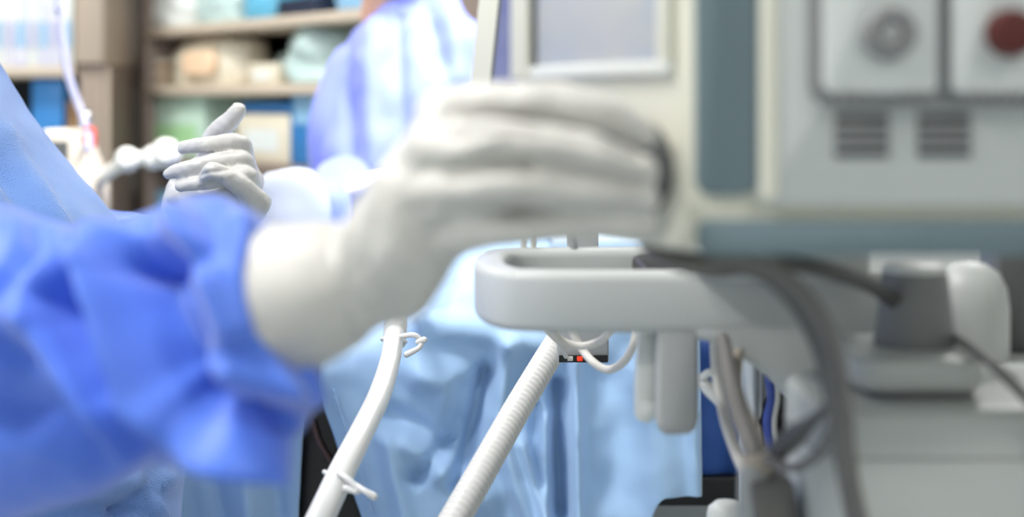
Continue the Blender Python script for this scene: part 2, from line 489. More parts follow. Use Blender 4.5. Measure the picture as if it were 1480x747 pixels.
# --- middle board
zm = z_sh['mid']
s0_, s1_, _, _ = S(182, 214, 80, zm)
zz = zm
for k in range(5):
    h = 0.016
    mm = [M['pkg_cream'], M['pkg_tan'], M['pkg_cream'], M['pkg_tan'], M['pkg_cream']][k]
    o = box('flat_pack', (s0_ + 0.004, 0.03 + 0.004 * (k % 2), zz + 0.0005), (s1_ - 0.004, 0.2, zz + h), mm, None, 0.003, mtx=SM)
    tag(o, ['cream flat pack at the bottom of the short pile', 'tan flat pack second from the bottom of the short pile', 'cream flat pack in the middle of the short pile', 'tan flat pack second from the top of the short pile', 'cream flat pack on top of the short pile'][k], 'package', 'short pile of flat packs')
    zz += h
a = S(216, 322, 52, zm)
o = sack('supply_pack', a[0], a[1], zm, a[3], 0.03, 0.16, M['pkg_cream'], 'bulging cream pack with a peach orange print', seed=5, lump=0.008)
s0_, s1_ = a[0] + 0.36 * (a[1] - a[0]), a[0] + 0.78 * (a[1] - a[0])
oo = loft('print_patch', [(SM @ Vector(((s0_ + s1_) / 2, 0.026, zm + 0.45 * (a[3] - zm) + q)), ux * (s1_ - s0_) / 2 * sc, uy * 0.012) for q, sc in ((-0.03, 0.8), (-0.014, 1), (0.014, 1), (0.03, 0.85))], M['pkg_orange'], None, 4, 24, 3)
oo.parent = o
a = S(324, 343, 72, zm); sack('supply_bag', a[0], a[1], zm, a[3], 0.13, 0.14, M['pkg_grey'], 'slim grey green bag squeezed against the cream pack', seed=6)
a = S(344, 384, 92, zm); carton('supply_box', a[0], a[1], zm, a[3], 0.03, 0.2, M['pkg_cream'], 'small cream box in front of the dark gap on the board', M['pkg_white'])
a = S(382, 452, 30, zm); sack('supply_bag', a[0], a[1], zm, a[3], 0.02, 0.22, M['pkg_grey'], 'tall pale grey green bag with a peaked top', seed=7, lump=0.02, pw=2.2)
a = S(455, 540, 62, zm); sack('supply_bag', a[0], a[1], zm, a[3], 0.02, 0.22, M['pkg_green'], 'broad pale green bag half hidden by the bright gown', seed=8)
# --- low board
zl = z_sh['low']
a = S(188, 278, 134, zl); carton('supply_box', a[0] + 0.005, a[1], zl, a[3], 0.03, 0.25, M['pkg_green'], 'pale green box with a brighter green label', M['lab_green'], lf=(0.25, 0.9, 0.12, 0.5))
a = S(326, 402, 166, zl); carton('supply_box', a[0], a[1], zl, a[3], 0.03, 0.2, M['pkg_cream'], 'cream carton with a blue pack lying on top', M['pkg_white'])
zc = a[3] + 0.0025
o = box('flat_pack', (a[0] + 0.01, 0.04, zc), (a[1] - 0.01, 0.2, zc + 0.03), M['pkg_blue'], None, 0.006, mtx=SM); tag(o, 'blue flat pack lying on the cream carton', 'package')
a = S(404, 466, 130, zl); carton('supply_box', a[0], a[1], zl, a[3], 0.03, 0.2, M['pkg_blue'], 'tall blue box with a light blue label', M['pkg_lblue'], lf=(0.1, 0.9, 0.55, 0.95))
a = S(470, 550, 150, zl); carton('supply_box', a[0], a[1], zl, a[3], 0.03, 0.2, M['pkg_cyan'], 'cyan box half hidden by the bright gown', M['pkg_white'])
# --- bottom board
zb = z_sh['bot']
a = S(184, 236, 276, zb); carton('supply_box', a[0], a[1], zb, a[3], 0.03, 0.22, M['pkg_lblue'], 'light blue box on the lowest board in view')
a = S(250, 330, 262, zb); carton('supply_box', a[0], a[1], zb, a[3], 0.06, 0.2, M['pkg_navy'], 'dark navy box on the lowest board in view')

# left-hand cabinet, frontal
DC = 3.75
def cx_(px, d=DC): return (px - 740) / F * d
def cz_(py, d=DC): return CZ + (HY - py) / F * d
cab = thing('storage_cabinet', (cx_(40), DC, 0), 'beige storage cabinet with a taupe side post and an open upper compartment', 'cabinet')
xr = cx_(150); xp = cx_(108); xl = cx_(-330)
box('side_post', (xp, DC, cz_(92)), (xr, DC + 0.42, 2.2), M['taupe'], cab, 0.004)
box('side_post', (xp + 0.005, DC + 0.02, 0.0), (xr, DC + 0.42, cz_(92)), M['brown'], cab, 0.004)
for k in range(3):
    x = xp + 0.02 + k * 0.028
    box('post_rib', (x, DC + 0.014, 0.08), (x + 0.012, DC + 0.0205, cz_(96)), M['taupe'], cab, 0.002)
box('side_panel', (xl, DC, 0), (xl + 0.03, DC + 0.42, 2.2), M['taupe'], cab, 0.003)
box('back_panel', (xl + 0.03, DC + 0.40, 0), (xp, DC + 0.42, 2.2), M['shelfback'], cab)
for z in (cz_(96), cz_(300), 0.7, 0.1, 2.17):
    box('shelf_board', (xl + 0.031, DC, z - 0.028), (xp - 0.001, DC + 0.395, z), M['board'], cab, 0.003)
zt = cz_(96)
names = ['white record sleeve with lavender tint next to the taupe post', 'white record sleeve second from the taupe post', 'white record sleeve third from the taupe post', 'white record sleeve fourth from the taupe post', 'white record sleeve fifth from the taupe post', 'white record sleeve sixth from the taupe post', 'white record sleeve seventh from the taupe post']
x = xp - 0.012
for k in range(7):
    wd = random.uniform(0.024, 0.034)
    h = random.uniform(0.26, 0.31)
    t = thing('record_sleeve', (x - wd / 2, DC + 0.15, zt), names[k], 'folder', 'record sleeves in the cabinet')
    box('cover', (x - wd, DC + 0.02, zt + 0.0005), (x, DC + 0.24, zt + h), M['paper'] if k % 3 else M['pkg_white'], t, 0.003)
    box('spine_label', (x - wd * 0.8, DC + 0.0185, zt + 0.05), (x - wd * 0.2, DC + 0.0199, zt + 0.12), M['lav'] if k % 2 else M['pkg_lblue'], t)
    x -= wd + 0.002
zl2 = cz_(300)
o = box('supply_box', (cx_(38), DC + 0.04, zl2 + 0.0005), (cx_(84), DC + 0.25, cz_(112)), M['pkg_blue'], None, 0.004); tag(o, 'tall blue box standing in the dark lower compartment', 'box')
o = box('supply_box', (cx_(86), DC + 0.06, zl2 + 0.0005), (cx_(103), DC + 0.25, cz_(145)), M['pkg_tan'], None, 0.004); tag(o, 'narrow tan box standing next to the tall blue box', 'box')

# infusion pump on its pole, with the white jointed arm
DP = 2.35
p0 = at(112, 250, DP)
pump = thing('infusion_pump', (p0.x, DP, 0), 'cream infusion pump with a red cap and jointed white arm on a pole', 'medical pump')
bx0, bx1 = at(70, 0, DP).x, at(146, 0, DP).x
zt_, zb_ = at(0, 186, DP).z, at(0, 312, DP).z
prism('housing', [(bx0, zb_), (bx1, zb_), (bx1, zt_ - 0.09), (bx1 - 0.025, zt_ - 0.02), (bx1 - 0.05, zt_), (bx0, zt_)], 'y', DP - 0.04, DP + 0.06, M['beige'], pump, 0.008)
box('display', (bx0 + 0.012, DP - 0.0415, zt_ - 0.05), (bx0 + 0.045, DP - 0.0402, zt_ - 0.02), M['dkgrey'], pump)
lathe('cap', [(0.011, 0), (0.011, 0.028), (0.007, 0.034)], Vector((bx1 - 0.016, DP - 0.01, zt_ - 0.03)), M['red'], pump, 20)
tube('pole', [(p0.x - 0.01, DP + 0.075, 0.05), (p0.x - 0.01, DP + 0.075, zt_ + 0.02)], 0.012, M['steel'], pump, n=4)
for k in range(5):
    a_ = 2 * math.pi * k / 5
    tube('foot', [(p0.x - 0.01, DP + 0.075, 0.07), (p0.x - 0.01 + 0.2 * math.cos(a_), DP + 0.075 + 0.2 * math.sin(a_), 0.02)], 0.012, M['steel'], pump, n=4)
arm = tube('jointed_arm', [at(140, 262, DP), at(165, 244, DP - 0.02), at(190, 232, DP - 0.05), at(240, 224, DP - 0.05)], 0.012, M['white'], pump)
for (px, py, r) in ((184, 231, 0.021), (222, 228, 0.020), (240, 222, 0.025)):
    c = at(px, py, DP - 0.05)
    lathe('joint_knob', [(0.001, -r * 1.1), (r * 0.6, -r), (r * 0.95, -r * 0.5), (r, 0), (r * 0.95, r * 0.5), (r * 0.6, r), (0.001, r * 1.1)], c, M['white'], pump, 24, (0.2, -1, 0.2))
# lavender line from the ceiling hook to the pump
o = tube('infusion_line', [(at(84, 0, DP).x, DP, ZC), at(84, -120, DP), at(88, 20, DP), at(98, 105, DP), at(122, 175, DP), at(128, 200, DP - 0.03), at(127, 215, DP - 0.05)], 0.0068, M['lav'], None, 10, 10)
tag(o, 'translucent lavender infusion line hanging from the ceiling to the cream pump', 'tube')

# ------------------------------------------------------------------ operating table and drapes
TY0, TY1 = 1.47, 2.02
tb = thing('operating_table', (0.2, 1.75, 0), 'operating table with a black vinyl mattress under the blue drapes', 'table')
box('mattress', (-0.36, TY0, 0.905), (1.25, TY1, 0.985), M['vinyl'], tb, 0.02, 4)
box('table_top', (-0.35, TY0 + 0.01, 0.83), (1.24, TY1 - 0.01, 0.905), M['black'], tb, 0.006)
box('side_rail', (-0.33, TY0 - 0.022, 0.84), (1.2, TY0 - 0.004, 0.87), M['black'], tb, 0.003)
for x in (-0.28, 0.1, 0.5, 1.1):
    box('rail_spacer', (x - 0.015, TY0 - 0.005, 0.845), (x + 0.015, TY0 + 0.012, 0.865), M['steel'], tb)
box('column', (0.1, 1.62, 0.1), (0.4, 1.88, 0.83), M['white_d'], tb, 0.02)
box('base', (-0.2, 1.5, 0), (0.75, 2.0, 0.11), M['white_d'], tb, 0.02)
# black padded side cushion strapped to the rail, seen through the gap of the drapes
bmx = []
def pxz(px, py, d): p = at(px, py, d); return (p.x, p.z)
cu = prism('side_cushion', [pxz(462, 556, 1.43), pxz(492, 566, 1.43), pxz(508, 610, 1.43), pxz(540, 760, 1.43), pxz(532, 800, 1.43), pxz(420, 800, 1.43), pxz(425, 690, 1.43), pxz(440, 595, 1.43)], 'y', 1.435, 1.47, M['vinyl'], tb, 0.006)
tube('reflection_stripe', [at(452, 610, 1.432), at(462, 640, 1.431), at(482, 672, 1.432)], 0.0035, mat('pinkish_reflection', (92, 70, 66), 0.4), cu)  # pinkish reflection on the vinyl, laid on as a coloured strip

def sheet(name, fn, nu, nv, m, label=None, cat=None, group=None, thick=0.0022, strokes=(), ns=0.0, nscale=10, parent=None, ns2=0, nscale2=50):
    V = []; Fc = []
    for j in range(nv + 1):
        for i in range(nu + 1):
            V.append(fn(i / nu, j / nv))
    for j in range(nv):
        for i in range(nu):
            a_ = j * (nu + 1) + i
            Fc.append((a_, a_ + 1, a_ + nu + 2, a_ + nu + 1))
    o = mk(name, V, Fc, m, parent)
    # orient the normals towards the camera side / up
    me = o.data
    bm = bmesh.new(); bm.from_mesh(me); bm.normal_update()
    avg = Vector((0, 0, 0))
    for f in bm.faces: avg += f.normal * f.calc_area()
    if avg.dot(Vector((0, -0.7, 0.7))) < 0:
        bmesh.ops.reverse_faces(bm, faces=bm.faces)
    bm.to_mesh(me); bm.free(); me.update()
    if strokes or ns: sculpt(o, strokes, ns, nscale, True, ns2, nscale2)
    # give it a hem thickness
    bm = bmesh.new(); bm.from_mesh(me)
    bmesh.ops.solidify(bm, geom=bm.faces[:], thickness=thick); bm.normal_update(); bm.to_mesh(me); bm.free()
    me.polygons.foreach_set('use_smooth', [True] * len(me.polygons))
    if label: tag(o, label, cat, group)
    return o

def sstep(a, b, x):
    t = min(1, max(0, (x - a) / (b - a))); return t * t * (3 - 2 * t)

def drape_fn(xl, xr, ztop, yfront, yback, zbot, rnd=0.035, flare=0.02, frac=0.45, xbot=None):
    """over the back, across the top, down the front"""
    def f(u, v):
        x = xl + (xr - xl) * u
        zt = ztop(x)
        if v < frac:
            t = v / frac; y = yback + (yfront + rnd - yback) * t
            z = zt(y) if callable(zt) else zt
        else:
            t = (v - frac) / (1 - frac)
            z0 = zt(yfront + rnd) if callable(zt) else zt
            if t < 0.2:
                a_ = t / 0.2 * math.pi / 2
                y = yfront + rnd - rnd * math.sin(a_); z = z0 - rnd * (1 - math.cos(a_))
            else:
                q = (t - 0.2) / 0.8
                zb = zbot(x) if callable(zbot) else zbot
                y = yfront - flare * q; z = (z0 - rnd) + (zb - z0 + rnd) * q
                if xbot: x = x + xbot(u) * q
        return (x, y, z)
    return f

# patient-covering dark blue drape (a long low mound)
def dark_top(x):
    def f(y):
        c = math.exp(-((y - 1.74) / 0.17) ** 2)
        return 0.998 + 0.035 * sstep(-0.35, 0.05, x) * c + 0.055 * c * sstep(-0.45, -0.1, x) * (1 - 0.5 * sstep(0.3, 0.7, x))
    return f
sheet('patient_drape', drape_fn(-0.36, 0.30, dark_top, 1.455, 2.06, lambda x: 0.845, flare=0.0, frac=0.55), 110, 90, M['drape_dark'],
      'dark blue drape spread over the patient on the table', 'drape', ns=0.012, nscale=9,
      strokes=[([(1040, 560), (1050, 720)], 10, -0.006), ([(1065, 580), (1072, 720)], 8, 0.006)])
# the light blue drape in front
def light_top(x):
    def f(y):
        c = math.exp(-((y - 1.70) / 0.2) ** 2)
        base = 1.003 + 0.058 * sstep(-0.19, -0.03, x)
        return max(base + 0.03 * c * sstep(-0.16, 0.05, x), dark_top(x)(y) + 0.008 + 0.012 * sstep(-0.1, 0.05, x))
    return f
folds = [(p_, w_, h_ * 1.6) for p_, w_, h_ in [([(700, 540), (690, 570), (676, 640), (660, 700)], 13, -0.020),
         ([(735, 500), (722, 600), (745, 700), (770, 760)], 16, 0.012),
         ([(610, 540), (650, 552), (662, 580)], 26, 0.014),
         ([(668, 560), (650, 640), (600, 690)], 14, -0.012),
         ([(590, 640), (640, 680), (700, 720)], 22, 0.012),
         ([(560, 600), (600, 620), (640, 650)], 16, -0.008),
         ([(806, 560), (806, 640), (812, 747)], 12, -0.020),
         ([(790, 600), (789, 680), (792, 760)], 7, 0.010),
         ([(756, 640), (775, 700), (790, 760)], 9, 0.012),
         ([(775, 590), (770, 640), (782, 700)], 8, -0.008),
         ([(832, 520), (834, 620), (836, 760)], 9, 0.014),
         ([(880, 560), (895, 620), (880, 700)], 34, -0.008),
         ([(930, 560), (950, 640), (960, 720)], 36, 0.008),
         ([(1000, 600), (1008, 730)], 10, 0.006),
         ([(620, 470), (700, 480), (790, 500)], 24, 0.012),
         ([(560, 640), (575, 700), (590, 760)], 14, 0.008)]]
ld = sheet('light_drape', drape_fn(-0.193, 0.186, light_top, 1.405, 1.95, lambda x: 0.73 + 0.136 * sstep(0.09, 0.15, x), rnd=0.04, flare=0.015, frac=0.4,
           xbot=lambda u: 0.085 * (1 - u) ** 2), 170, 170, M['drape'],
           'light blue drape hanging in folds over the front edge of the table', 'drape', strokes=folds, ns=0.010, nscale=11, ns2=0.0004, nscale2=60)
# stitched hem along its left edge
hv = [Vector(drape_fn(-0.193, 0.186, light_top, 1.405, 1.95, lambda x: 0.73, rnd=0.04, flare=0.015, frac=0.4, xbot=lambda u: 0.085 * (1 - u) ** 2)(0.035, v)) + Vector((0, -0.003, 0)) for v in np.linspace(0.5, 1, 40)]
for k in range(2, 38, 1):
    d_ = (hv[k + 1] - hv[k]) * 0.3
    tube('stitch', [hv[k] - d_ + Vector((0.003, 0, 0)), hv[k] + d_ + Vector((0.003, 0, 0))], 0.0011, M['drape'], ld, 2, 6)
# drape to the left of the gap
folds2 = [([(250, 640), (262, 747)], 12, 0.010), ([(300, 650), (318, 747)], 14, -0.010), ([(350, 640), (360, 747)], 16, 0.010), ([(395, 640), (400, 747)], 12, -0.008)]
sheet('light_drape', drape_fn(-0.40, -0.208, lambda x: 0.998, 1.42, 1.62, 0.70, rnd=0.03, flare=0.02, frac=0.25, xbot=lambda u: -0.01), 70, 90, M['drape'],
      'light blue drape hanging beside the gap that shows black vinyl', 'drape', strokes=folds2, ns=0.008, nscale=10)
# folded pale towel on the mound
tw = []
twt = lambda x: (lambda y: light_top(x)(y) + 0.006)
sheet('folded_towel', lambda u, v: (0.045 + 0.125 * u, 1.60 + 0.22 * v, light_top(0.045 + 0.125 * u)(1.60 + 0.22 * v) + 0.012 + 0.008 * math.sin(3.1 * v) * math.sin(3.1 * u)), 30, 30, M['towel'],
      'pale folded towel lying on top of the draped mound', 'towel', thick=0.012)
# pillow and blue bundle further along
pz = 1.0
def pillow(name, c, rx, ry, rz, m, label, cat, pw=2.4, lump=0.008):
    rings = []
    for f, sc in ((-1, 0.3), (-0.92, 0.62), (-0.6, 0.9), (0, 1), (0.6, 0.9), (0.92, 0.6), (1, 0.25)):
        rings.append((Vector(c) + Vector((0, 0, rz * f)), Vector((rx * sc, 0, 0)), Vector((0, ry * sc, 0))))
    o = loft(name, rings, m, None, 6, 40, pw)
    for v in o.data.vertices: v.co += v.normal * noise.noise(v.co * 18) * lump
    return tag(o, label, cat)
c = at(425, 262, 1.86)
cb = at(452, 240, 1.93)
pillow('cloth_bundle', (cb.x, 1.95, 1.005 + 0.07), 0.055, 0.06, 0.075, M['gown_far'], 'rounded bright blue cloth bundle behind the pale grey pillow', 'bundle')
pillow('head_pillow', (at(418, 0, 1.83).x, 1.83, 1.005 + 0.08), 0.052, 0.05, 0.082, mat('pillow_grey', (172, 178, 192), 0.7), 'small pale grey pillow on the table beside the blue bundle', 'pillow')

# ------------------------------------------------------------------ people
def head(parent, c, yaw, tilt=0.0):
    """head with neck root at c - 0.17; yaw 0 looks along -Y"""
    R = Matrix.Translation(Vector(c)) @ Matrix.Rotation(yaw, 4, 'Z') @ Matrix.Rotation(tilt, 4, 'X')
    def T(p): return R @ Vector(p)
    ch = [([T((0, 0.02, 0.05)), T((0, 0.01, 0.02))], [0.085, 0.083]), ([T((0, 0.03, 0.04)), T((0, 0.0, 0.0)), T((0, -0.03, -0.06)), T((0, -0.048, -0.095))], [0.08, 0.078, 0.058, 0.036]),
          ([T((0, -0.085, 0.01)), T((0, -0.104, -0.028))], [0.009, 0.013]),
          ([T((-0.02, -0.092, -0.062)), T((0.02, -0.092, -0.062))], [0.007, 0.007]),
          ([T((-0.02, -0.09, -0.074)), T((0.02, -0.09, -0.074))], [0.007, 0.007])]
    for s in (-1, 1):
        ch.append(([T((s * 0.083, 0.015, 0.02)), T((s * 0.087, 0.015, -0.03))], [0.012, 0.009]))
    ch.append(([T((0, 0.025, -0.05)), T((0, 0.035, -0.12)), T((0, 0.05, -0.19))], [0.058, 0.055, 0.062]))
    hd = ch
    # face details
    def details(body):
        for s in (-1, 1):
            o = lathe('eye', [(0.001, -0.011), (0.008, -0.008), (0.011, 0), (0.008, 0.008), (0.001, 0.011)], T((s * 0.032, -0.074, 0.008)), M['eye_white'], body, 16)
            lathe('iris', [(0.006, 0), (0.004, 0.0015), (0.001, 0.002)], T((s * 0.032, -0.0845, 0.008)), M['iris'], o, 12, (R.to_3x3() @ Vector((0, -1, 0))))
            tube('eyebrow', [T((s * 0.016, -0.084, 0.03)), T((s * 0.034, -0.083, 0.034)), T((s * 0.05, -0.074, 0.029))], 0.0035, M['brow'], body, 4, 8)
    def gear():
        rings = []
        for f in np.linspace(0, 1, 7):
            a_ = f * math.pi / 2 * 0.98
            rings.append((T((0, 0.018 + 0.006 * f, 0.045 + 0.105 * math.sin(a_))), R.to_3x3() @ Vector((0.097 * math.cos(a_), 0, 0)), R.to_3x3() @ Vector((0, 0.106 * math.cos(a_), 0))))
        o = loft('surgical_cap', rings, M['hair_cap'], parent, 5, 36, 2)
        sculpt(o, (), 0.006, 40, False)
        rings = []
        for z, wd, dp in ((-0.02, 0.066, 0.028), (-0.045, 0.07, 0.030), (-0.075, 0.058, 0.028), (-0.105, 0.036, 0.02)):
            rings.append((T((0, -0.082 + (-z - 0.02) * 0.05, z)), R.to_3x3() @ Vector((wd, 0, 0)), R.to_3x3() @ Vector((0, dp, 0))))
        mk_ = loft('face_mask', rings, M['mask'], parent, 6, 32, 2)
        for s in (-1, 1):
            tube('ear_loop', [T((s * 0.055, -0.075, -0.035)), T((s * 0.082, -0.02, 0.0)), T((s * 0.092, 0.02, 0.03))], 0.002, M['towel'], mk_, 5, 8)
    return hd, details, gear

def legs(parent, x, y, facing):
    """trousers and clogs under the gown"""
    fx, fy = facing
    sx, sy = -fy, fx
    for s in (-1, 1):
        bx, by = x + s * 0.09 * sx, y + s * 0.09 * sy
        tube('trouser_leg', [(bx, by, 0.85), (bx + 0.01 * fx, by + 0.01 * fy, 0.5), (bx, by, 0.075)], [0.085, 0.07, 0.06], M['scrub'], parent, 8, 20)
        V = []
        rings = [((bx - 0.09 * fx, by - 0.09 * fy, 0.035), 0.03, 0.033), ((bx - 0.05 * fx, by - 0.05 * fy, 0.05), 0.042, 0.049), ((bx + 0.04 * fx, by + 0.04 * fy, 0.048), 0.045, 0.047), ((bx + 0.12 * fx, by + 0.12 * fy, 0.035), 0.046, 0.034), ((bx + 0.165 * fx, by + 0.165 * fy, 0.022), 0.025, 0.018)]
        loft('clog', [(Vector(c_), Vector((sx * w_, sy * w_, 0)), Vector((0, 0, h_))) for c_, w_, h_ in rings], M['clog'], parent, 5, 24, 2.3)

# ---- person at the machine -------------------------------------------------
PX, PY = -0.53, 1.27
per = thing('person', (PX, PY, 0), 'person in a blue surgical gown reaching out to turn the dial on the machine', 'person')
hd, hdet, hgear = head(per, (PX - 0.09, PY, 1.63), math.pi / 2, 0.18)
body = fuse('body', hd + [([(PX - 0.13, PY, 1.42), (PX - 0.11, PY, 1.2), (PX - 0.05, PY, 0.95)], [0.06, 0.085, 0.12]),
                          ([(PX - 0.12, PY - 0.13, 1.36), (PX - 0.12, PY + 0.13, 1.36)], [0.035, 0.035]),
                          ([(PX - 0.05, PY - 0.09, 0.95), (PX - 0.05, PY - 0.09, 0.8)], [0.09, 0.08]), ([(PX - 0.05, PY + 0.09, 0.95), (PX - 0.05, PY + 0.09, 0.8)], [0.09, 0.08]),
                          ([(PX - 0.11, PY - 0.15, 1.36), (-0.395, 0.80, 1.15), at(300, 470, 0.66), at(480, 412, 0.625)], [0.03, 0.024, 0.018, 0.014]),
                          ([(PX - 0.11, PY + 0.15, 1.36), (-0.50, 1.46, 1.09), at(290, 360, 1.345)], [0.03, 0.016, 0.012])], M['skin'], per, 0.006, 4)
hdet(body); hgear()
legs(per, PX - 0.04, PY, (1, 0))
# gown: front edge follows the chest and the wide hanging front
rows = [(1.49, -0.655, 0.065, 0.07), (1.455, -0.655, 0.09, 0.12), (1.41, -0.645, 0.105, 0.185), (1.36, -0.635, 0.110, 0.205), (1.28, -0.60, 0.128, 0.213), (1.21, -0.575, 0.154, 0.215), (1.147, -0.55, 0.191, 0.215),
        (1.08, -0.545, 0.218, 0.22), (1.0, -0.545, 0.236, 0.225), (0.887, -0.545, 0.248, 0.23), (0.7, -0.55, 0.262, 0.25), (0.45, -0.55, 0.275, 0.265), (0.33, -0.55, 0.28, 0.27)]
gown = loft('gown', [(Vector((cx, PY - 0.01, z)), Vector((a_, 0, 0)), Vector((0, b_, 0))) for z, cx, a_, b_ in rows], M['gown'], per, 14, 150, 2.15)
tfolds = [([(-20, 215), (25, 262), (62, 330)], 13, -0.016), ([(10, 190), (50, 250), (95, 330)], 10, 0.008),
          ([(40, 690), (120, 705), (255, 690)], 14, 0.012), ([(180, 747), (215, 705), (232, 660)], 12, -0.014), ([(232, 747), (214, 715)], 9, 0.008),
          ([(100, 215), (130, 260), (165, 320)], 12, 0.004), ([(20, 740), (100, 725), (180, 735)], 12, -0.010)]
sculpt(gown, tfolds, 0.008, 7, True, 0.0008, 60)

# right sleeve (towards the camera) : elbow is outside the frame
def ring_px(t_, b_, d, dep=0.8, dd=0.0):
    T_, B_ = at(*t_, d), at(*b_, d)
    a_ = (T_ - B_) / 2
    return ((T_ + B_) / 2 + Vector((0, dd, 0)), a_, Vector((0, a_.length * dep, 0)))
sh = Vector((PX - 0.09, PY - 0.155, 1.36))
srings = [ring_px((436, 352), (472, 500), 0.632, 0.75), ring_px((405, 328), (468, 540), 0.635, 0.7), ring_px((372, 296), (458, 590), 0.642, 0.62), ring_px((322, 276), (420, 650), 0.648, 0.70),
          ring_px((272, 282), (358, 684), 0.655, 0.76), ring_px((205, 302), (235, 676), 0.67, 0.76), ring_px((115, 322), (140, 725), 0.69, 0.76), ring_px((20, 300), (20, 752), 0.71, 0.76),
          ring_px((-80, 250), (-90, 770), 0.74, 0.75, 0.0),
          (Vector((-0.37, 0.80, 1.14)), Vector((0.025, -0.02, 0.085)), Vector((0.045, 0.06, 0.005))),
          (Vector((-0.45, 0.90, 1.23)), Vector((0.06, -0.03, 0.065)), Vector((0.05, 0.06, -0.02))),
          (Vector((-0.53, 1.01, 1.30)), Vector((0.06, -0.02, 0.07)), Vector((0.05, 0.06, -0.02))),
          (sh, Vector((0.05, 0.02, 0.075)), Vector((0.05, 0.06, -0.01)))]
sleeve = loft('sleeve', srings, M['gown_near'], gown, 16, 200, 2.1)
sfolds = [ # crisp ridges
          ([(-40, 540), (30, 450), (95, 385), (150, 345)], 55, 0.012),
          ([(62, 470), (110, 530), (150, 585), (195, 640)], 42, 0.014),
          ([(150, 395), (185, 490), (222, 566), (300, 628), (385, 645)], 46, 0.018),
          ([(262, 325), (300, 410), (325, 475)], 38, 0.012),
          ([(350, 320), (340, 400), (356, 480), (405, 545)], 34, 0.007),
          ([(300, 525), (360, 538), (440, 565)], 40, 0.010),
          # creases
          ([(115, 375), (95, 435), (130, 505), (165, 545)], 36, -0.012),
          ([(195, 380), (215, 450), (250, 530), (300, 590)], 46, -0.016),
          ([(240, 375), (265, 440), (290, 520)], 40, -0.012),
          ([(185, 385), (240, 372), (290, 385)], 30, -0.008),
          ([(285, 585), (330, 598), (400, 612)], 36, -0.013),
          ([(0, 590), (80, 600), (150, 660)], 60, -0.007),
          ([(60, 330), (30, 400), (-20, 440)], 36, -0.007)]
sfolds = [(p_, w_, h_ * 1.5) for p_, w_, h_ in sfolds]
sculpt(sleeve, sfolds, 0.003, 14, True, 0.0005, 60, True)

# left sleeve, behind
lrings = [(at(296, 352, 1.34), Vector((0.03, 0, 0.02)), Vector((0.01, 0.032, 0))), (at(280, 372, 1.36), Vector((0.035, 0, 0.03)), Vector((0.01, 0.04, 0))),
          (Vector((-0.36, 1.42, 1.10)), Vector((0.025, 0, 0.05)), Vector((0.02, 0.05, 0))), (Vector((-0.49, 1.46, 1.09)), Vector((0.03, 0, 0.06)), Vector((0.03, 0.055, 0))),
          (Vector((-0.60, 1.45, 1.21)), Vector((0.06, 0, 0.03)), Vector((0, 0.06, 0.0))), (Vector((PX - 0.12, PY + 0.13, 1.36)), Vector((0.07, 0, 0.03)), Vector((0, 0.06, 0.05)))]
ls = loft('sleeve', lrings, M['gown_near'], gown, 8, 64, 2.0); sculpt(ls, (), 0.012, 16, False)

# right glove, fingers closing on the dial
def ch(*pts):
    return ([at(a_, b_, d) for a_, b_, d, r in pts], [r for a_, b_, d, r in pts])
rg = [ch((640, 168, .616, .0130), (715, 150, .604, .0102), (800, 148, .598, .0098), (872, 166, .598, .0088), (926, 194, .604, .0076)),
      ch((625, 222, .600, .0140), (735, 204, .576, .0100), (850, 224, .577, .0090), (932, 248, .589, .0076)),
      ch((620, 284, .598, .0135), (738, 268, .574, .0096), (850, 278, .578, .0088), (930, 288, .590, .0074)),
      ch((628, 338, .604, .0125), (735, 328, .586, .0086), (845, 322, .587, .0082), (928, 322, .597, .0070)),
      ch((545, 388, .628, .0235), (600, 280, .615, .021), (640, 190, .612, .0145)),
      ch((545, 388, .624, .0245), (590, 300, .610, .022), (632, 232, .604, .0155)),
      ch((550, 390, .622, .0245), (595, 330, .610, .0215), (632, 288, .604, .0150)),
      ch((560, 398, .624, .0235), (605, 365, .612, .0185), (640, 338, .606, .0135)),
      ch((545, 390, .626, .0255), (480, 412, .628, .0275), (418, 434, .632, .0325)),
      ch((555, 380, .645, .017), (680, 320, .658, .0135), (810, 285, .655, .0105), (905, 262, .648, .0092))]
glove = fuse('glove', rg, M['glove'], per, 0.0015, 4)
# the glove's loose wrist folds and the ribs of tight latex
gf = [([(470, 330), (455, 400), (480, 500)], 7, -0.0022), ([(500, 330), (488, 400), (520, 480)], 7, 0.0015), ([(430, 340), (418, 420), (450, 510)], 7, 0.0012),
      ([(600, 245), (680, 215), (730, 190)], 9, 0.0012), ([(610, 240), (690, 235), (760, 236)], 8, -0.0032), ([(610, 300), (690, 298), (760, 300)], 8, -0.0030),
      ([(620, 190), (700, 180), (780, 182)], 8, -0.0016), ([(590, 300), (600, 350), (640, 400)], 8, -0.0010), ([(540, 330), (530, 390), (560, 450)], 10, -0.0012)]
gf += [([(650, 196), (735, 178), (850, 196), (925, 222)], 8, -0.0030), ([(645, 252), (737, 237), (850, 252), (930, 269)], 8, -0.0030), ([(645, 312), (737, 300), (850, 301), (928, 305)], 7, -0.0026)]
sculpt(glove, gf, 0.0016, 45, True)
